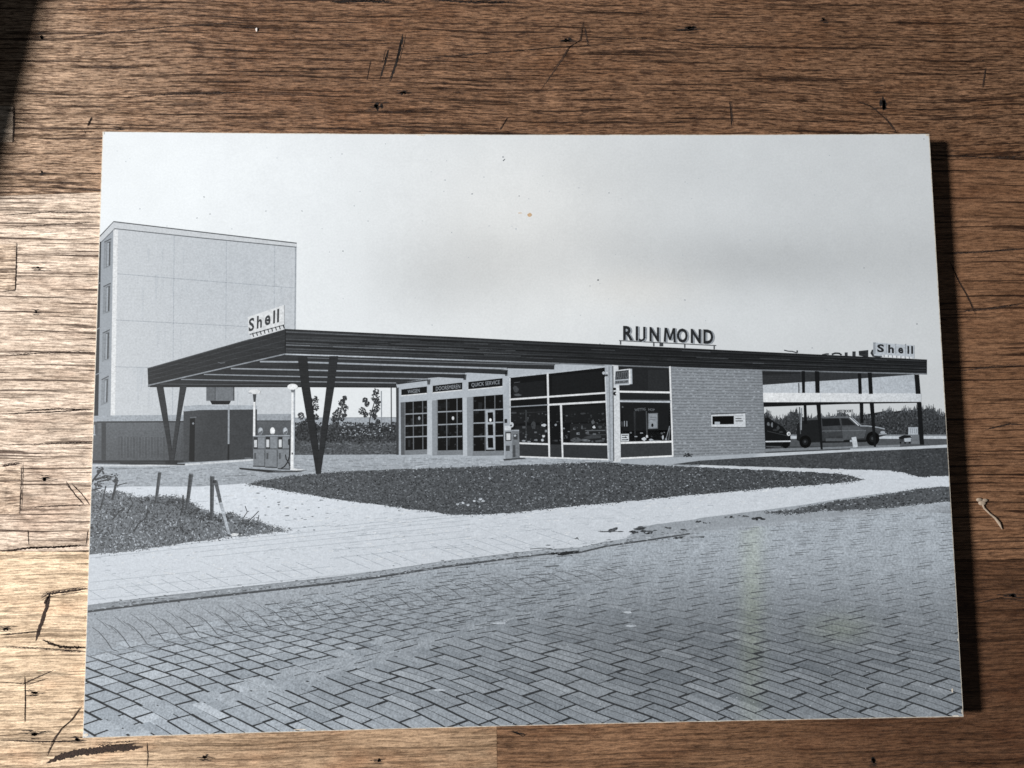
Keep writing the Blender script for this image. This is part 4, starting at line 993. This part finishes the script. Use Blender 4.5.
for _ in range(22): wdt.disc(689+random.gauss(0,1.6), 455.6+random.gauss(0,1), random.uniform(.4,1), random.uniform(.4,.9), random.choice((40,55,70)), 6, random.random()*.6, .4)
wdt.build()
st = P('printed_path', M_PAVE, 17.4, grid=.012, label='light paving strip along the foot of the building'); st.poly([(609,462.4),(673,457.6),(765.4,453.2),(850,449.6),(947,444.6),(1000,443),(1000,446.5),(946,447.6),(855,451.4),(768,456.4),(700,460.6),(674,464),(640,464.4)], lambda x, y: 172 if x < 760 else 196); st.line((700,465.6),(768,468.4),1.6,205,dz=.4); st.line((768,468.4),(842,471.2),2.4,206,dz=.4); st.build()

# --- open pump hall on the right
bgd = P('printed_treeline', M_LEAF, 12.8, label='dark line of trees behind the open hall')
TLP = [(762,415),(767,410),(772,417),(784,417),(791,411),(796,409),(800,415),(812,417),(822,416),(838,414),(842,411),(846,415),(862,416),(876,415),(884,411),(890,408.5),(897,411),(905,408.5),(912,410),(918,407.5),(926,408),(932,406.5),(938,411),(946,414),(960,415)]
def tl(x):
    for (xa,ya),(xb,yb) in zip(TLP, TLP[1:]):
        if xa <= x <= xb: return lerp(ya,yb,(x-xa)/(xb-xa))
    return 415
pts = [(762,436)] + [(762+k*.8, tl(762+k*.8)+2.4+random.uniform(-1.6,1.2)) for k in range(246)] + [(960,436)]
bgd.poly(pts, lambda x, y: 56 if y > 420 else 66)
for _ in range(260):
    x = random.uniform(763,947); y = tl(x); hh = min(3.5, random.expovariate(.8)); bgd.line((x,y+3),(x+random.uniform(-.6,.6),y-hh), .7, random.choice((70,84,100,120)), .3, dz=.2)
for _ in range(2200):
    x = random.uniform(763,947); y = 435-abs(random.gauss(0,13))
    if y > tl(x)+random.uniform(-1.5,2): bgd.disc(x,y,random.uniform(.25,.7),random.uniform(.4,1.3),random.choice((38,46,54,62,74,90)) if y > tl(x)+3 else random.choice((70,90,115)),5,.4+.5*random.random(),.4)
bgd.build()
rdb = P('printed_side_road', M_FLAT, 13.6); rdb.rect(760,434.6,960,447,84); rdb.poly([(762,436),(960,436),(960,438.8),(762,438.8)], 196, .3); rdb.rect(762,434.6,960,435.8,130,.2); rdb.poly([(762,449),(860,446),(900,444.6),(900,446.6),(850,448.4),(762,452)], 128, .4)
rdb.rect(762,446,850,453,70,.2); rdb.build()
ohs = P('printed_pump_hall', M_FLAT, 15.4, label='open hall with dark posts and a white beam')
ohs.poly([(761.6,370),(850,371.6),(926,373.6),(911,374.8),(846,379.6),(808,381.8),(762,385)], 54); ohs.poly([(762,372),(800,372.4),(800,374),(762,375)], 40, .2)
for k in range(5): ohs.line((764,373.6+k*2.2),(800,373.4+k*1.8),.5,44,dz=.4)
ohs.poly([(762,402),(921,401.8),(921,402.8),(848,404),(762,407)], 28)
ohs.build(); OH = ohs.ob
wb = P('white_beam', M_FLAT, 17, OH, grid=.012); wb.poly([(762,392.8),(921,393.4),(921,401.8),(762,402.2)], lambda x, y: lerp(228,206,(x-762)/160)); wb.line((820.4,393),(820.4,402),.5,190,dz=.3); wb.build()
rw = P('rear_wall', M_FLAT, 12.2, OH); rw.poly([(762,384),(846,379),(914,374.5),(916,393.6),(762,393)], lambda x, y: lerp(196,182,(x-762)/150)); rw.build()
for quad in ([(801.4,371),(804.8,371),(804.9,393),(802,393)], [(814.6,371),(819.2,371.4),(819.6,393),(815.3,393)], [(857.6,373),(861,373),(861.8,394),(858.4,394)], [(867.6,372.6),(871.6,372.6),(872.8,394),(868.8,394)], [(914.2,374.6),(918.8,374.6),(920.4,394),(915.6,394)],
             [(803.4,403),(806,403),(807,424),(804,424)], [(816,403),(820.2,403),(822.6,449.4),(820.6,449.4)], [(859.4,403),(863,403),(863.4,423),(860.2,423)], [(869.4,403),(873.6,403),(876,447),(873.8,447)], [(916.6,402.6),(921.2,402.6),(924,444.8),(919.6,444.8)]):
    q = P('post', M_FLAT, 18, OH); q.poly(quad, 28); q.build()
q = P('post', M_FLAT, 18, OH, label='thin light-sided post'); q.line((798.6,383),(798.8,393),1.1,80); q.line((799.2,407),(800.4,434),.9,90); q.line((801.2,408),(801,430),1.2,150,dz=.2); q.build()
# cars
c1 = P('printed_car', M_FLAT, 15, label='dark car half hidden behind the brick wall')
c1.poly([(764.4,418),(768,417.2),(772,420.6),(778,424),(783,427),(787,432),(790.4,435),(790.6,440.6),(789.6,446),(764.6,448.6)], 26)
for x, y, rx, ry, t in ((768,424,1.5,2.2,104),(772,425,1,2.6,120),(778,428,1.4,2.2,64),(775,430,3,1,50),(781,432,2,.8,60)): c1.disc(x,y,rx,ry,t,8,.4,.3)
c1.line((765.4,441.6),(790.6,441.2),1.3,205,dz=.6); c1.disc(788.6,433.8,1.9,2.1,215,10,.7); c1.disc(788.8,434,1,1.1,120,8,.9); c1.disc(785.4,444.6,3.6,3.8,20,12,.5); c1.line((766,446.6),(781,446.8),1.2,84,dz=.6); c1.line((767,431),(788,436),.5,64,dz=.5); c1.build()
c2 = P('printed_car', M_FLAT, 15, label='grey estate car seen from the side under the open hall')
c2.poly([(797,424),(801,420.6),(808,419),(818,417),(830,416.6),(848,417),(852,418.6),(859.4,425.4),(868,425.6),(878,427),(884.6,428.6),(886,431.6),(885.6,435.2),(880,437),(866,441),(846,442.4),(820,442.4),(803,443),(796.4,440)], lambda x, y: lerp(76, 52, sm((y-426)/14)))
c2.poly([(797,424),(801,420.8),(812,420),(820,419.6),(820,441.8),(803,442.8),(796.4,440)], 34, .2); c2.poly([(821.6,418.8),(839,418.4),(840.4,425.4),(822.4,426.4)], 32, .4); c2.poly([(841,418.4),(848,418.6),(855.6,425),(842,425.4)], 38, .4)
c2.line((849.6,417.4),(858.6,425.6),1,205,dz=.7); c2.line((852,417.6),(860.6,425.4),.8,170,dz=.7); c2.line((820,417),(850,417.2),.7,120,dz=.6); c2.pline([(860,425.8),(868,426),(878,427.4),(884.6,429)],1,165,.6); c2.line((840.6,418),(842.6,440),.6,62,dz=.6)
c2.line((822,431),(866,430.4),.5,118,dz=.6); c2.disc(882.6,432.4,2.4,1.4,178,10,.7); c2.line((879,434.4),(886.4,433.6),1.1,160,dz=.8); c2.poly([(820,441),(868,439.4),(866,442),(820,443)], 30, .6); c2.rect(825.6,438.4,843.4,441.2,86,.8)
c2.poly([(841,426.4),(858,426.4),(866,431),(864,438),(843,440)], 84, .3); c2.disc(826,432,1.2,1,76,7,.8); c2.build()
for cx, cy, r in ((805.2,441.8,6.4),(872.6,438.6,7.2)):
    wq = P('wheel', M_FLAT, 16, c2.ob); wq.disc(cx,cy,r*.93,r,18,18); wq.disc(cx,cy,r*.45,r*.5,34,12,.3); wq.disc(cx-.3,cy-.2,r*.18,r*.2,70,8,.6); wq.build()
sg = P('printed_board_sign', M_FLAT, 18, label='small white board on the ground before the car'); sg.poly([(851.4,437.4),(856,436.8),(857.8,447),(853,447.6)], 196); sg.rect(849.8,440,852,442,180,.2); sg.build()
sg = P('printed_board_sign', M_FLAT, 14.8, label='pale louvred box beside the last post'); sg.rect(908.2,427.2,917.8,434.6,178)
for k in range(4): sg.line((910.6+k*1.9,428.6),(910.6+k*1.9,433.4),.6,130,dz=.3)
sg.rect(911.2,434.6,919.6,444,112); sg.build()
tr_ = P('printed_trolley', M_FLAT, 16.6); tr_.poly([(898.6,437),(904,435),(910.4,435.4),(911.4,438),(905,439),(899,439.6)], 30); tr_.poly([(904,438.4),(910.6,437.8),(910.8,441.4),(904.6,441.8)], 178, .2); tr_.poly([(899.2,439),(903,439),(903.4,441.8),(899.6,441.8)], 60, .2)
for x in (900.4,905,909.4): tr_.disc(x,442.8,1,.9,22,9,.4)
tr_.build()
q = P('printed_distant_sign', M_FLAT, 14.2); text(q, 'WESTPOORT', (836.6,412.6),(853,412.4),(853,409.6),(836.6,409.8), 62, .02); q.poly([(837,413.2),(840.6,412.6),(841,416.6),(836.8,416.6)], 84); q.build()

ew.build()['kind'] = 'stuff'
# --- roof lettering
b1 = P('printed_roof_sign', M_FLAT, 18.6, label='light roof sign with dark letters at the left end of the canopy')
b1.poly([(248,317),(284.2,305),(284.4,324.6),(248.4,334)], 226)
b1.poly([(250.6,334.8),(283.8,324.8),(284.2,329.4),(251,339)], 222, .1); b1.line((249.8,334.6),(284,325),.8,80,dz=.4)
for k in range(9): x = 252.6+k*3.8; y = 333.6-(x-251)*.28; b1.line((x,y),(x+1.2,y+3.8),1.1,66,dz=.4)
def skew(part, ch, x0, x1, yb, hh, k, tone, bold=.03, dz=.6):
    text(part, ch, (x0,yb),(x1,yb-(x1-x0)*k),(x1+.3,yb-(x1-x0)*k-hh),(x0+.3,yb-hh), tone, bold, dz)
skew(b1,'S',248.6,254.2,332.0,13.2,.30,64); skew(b1,'h',256.8,261.9,329.0,12.8,.30,64); skew(b1,'e',264.6,270.4,326.2,10.0,.30,64); skew(b1,'l',273.1,275.0,323.9,13.2,.3,62,.05); skew(b1,'l',277.0,279.0,322.8,13.6,.3,62,.05)
b1.build()
b2 = P('printed_roof_sign', M_FLAT, 18.6, label='tall dark block capitals standing on a rail above the canopy middle')
b2.line((619,340.6),(716,345.6),.9,70)
for x in (620.4,653.6,684.6,714): b2.line((x,340.8+(x-619)*.0515),(x,344.6+(x-619)*.05),1.2,80,dz=.2)
b2.rect(659.4,342.6,663,346.4,70,.3)
letters = (('R',623.0,633.2),('I',635.4,638.2),('J',638.9,647.6),('N',649.4,659.0),('M',662.6,674.6),('O',676.8,687.6),('N',690.6,700.8),('D',703.2,713.2))
for dx, dy, t, dz in ((1.35,.5,158,.4), (0,0,44,.9)):
    for ch_, x0, x1 in letters:
        k = .044; yb = 340.2+(x0-623)*.044; hh = 14.4
        if ch_ == 'J':
            b2.line((644.2+dx,326.8+dy),(644.2+dx,337.4+dy),2.3,t,dz=dz); b2.pline([(644.4+dx,337+dy),(643.6+dx,339.6+dy),(641.2+dx,340.6+dy),(638.8+dx,339.6+dy)],2.2,t,dz); continue
        if ch_ == 'M':
            for q_, (a_, b_, w_) in enumerate((((664.6,yb),(665.6,yb-hh+.2),2.3),((674.6,yb+.6),(674.0,yb-hh+.6),2.3),((666.0,yb-hh+.6),(669.9,yb-2),2.0),((673.6,yb-hh+.8),(669.9,yb-2),2.0))): b2.line((a_[0]+dx,a_[1]+dy),(b_[0]+dx,b_[1]+dy),w_,t,dz=dz+q_*.08)
            continue
        if ch_ == 'I': b2.line((636.8+dx,326.2+dy),(636.8+dx,340.8+dy),2.5,t,dz=dz); continue
        text(b2, ch_, (x0+dx,yb+dy),(x1+dx,yb+dy+(x1-x0)*k),(x1+dx,yb+dy+(x1-x0)*k-hh),(x0+dx,yb+dy-hh), t, .035, dz)
b2.build()
b3 = P('printed_roof_sign', M_FLAT, 18.6, label='small roof sign with dark letters at the right end of the canopy')
b3.poly([(873.8,342.4),(914.2,345.4),(914.2,358.6),(873.8,355.6)], 186); b3.rect(873,342.4,875.4,354,150,.2)
b3.poly([(882,354.6),(912.4,357),(912.4,358.6),(882,356.8)], 215, .3)
for k in range(7): b3.line((884+k*4.2,354.8+k*.3),(884+k*4.2,357+k*.3),.8,110,dz=.5)
for x in (886.2,895.6,905.4): b3.line((x,343.8),(x,353.6),.8,150,dz=.3)
for ch_, x0, x1, yb, hh in (('S',877,884,352.2,8.2),('h',888,893.8,353,8.4),('e',898,903.2,353.4,6),('l',907.2,909.1,353.8,8),('l',911,913,353.8,8)):
    text(b3, ch_, (x0,yb),(x1,yb+.3),(x1,yb+.3-hh),(x0,yb-hh), 40, .04, .7)
b3.build()
b4 = P('printed_roof_sign', M_FLAT, 16.2, label='large letters seen from behind, partly sunk behind the canopy edge')
b4.pline([(876,350.2),(872.4,350.8),(871.4,353),(873,355.6),(878,356.4),(882,355.8)], 2.4, 56)
b4.poly([(858.6,351),(868,350),(868,357),(865.4,357),(865.4,355.8),(858.8,355.6),(858.8,353.8),(865.2,353.6),(865.2,352.2),(858.6,352.8)], 52)
b4.rect(852.2,351.4,855.4,357,60); b4.rect(844.6,352.4,847.4,357,60); b4.pline([(831.6,354.4),(835,353.2),(839,353.4),(841.4,355)],1.7,52); b4.pline([(822,354.9),(826,354),(828.6,354)],1.4,56)
b4.pline([(784,350.2),(788,351.2),(792,351.4),(796.6,352.8)],1.1,64); b4.line((797,350.4),(797,353),1.4,70,dz=.2); b4.build()
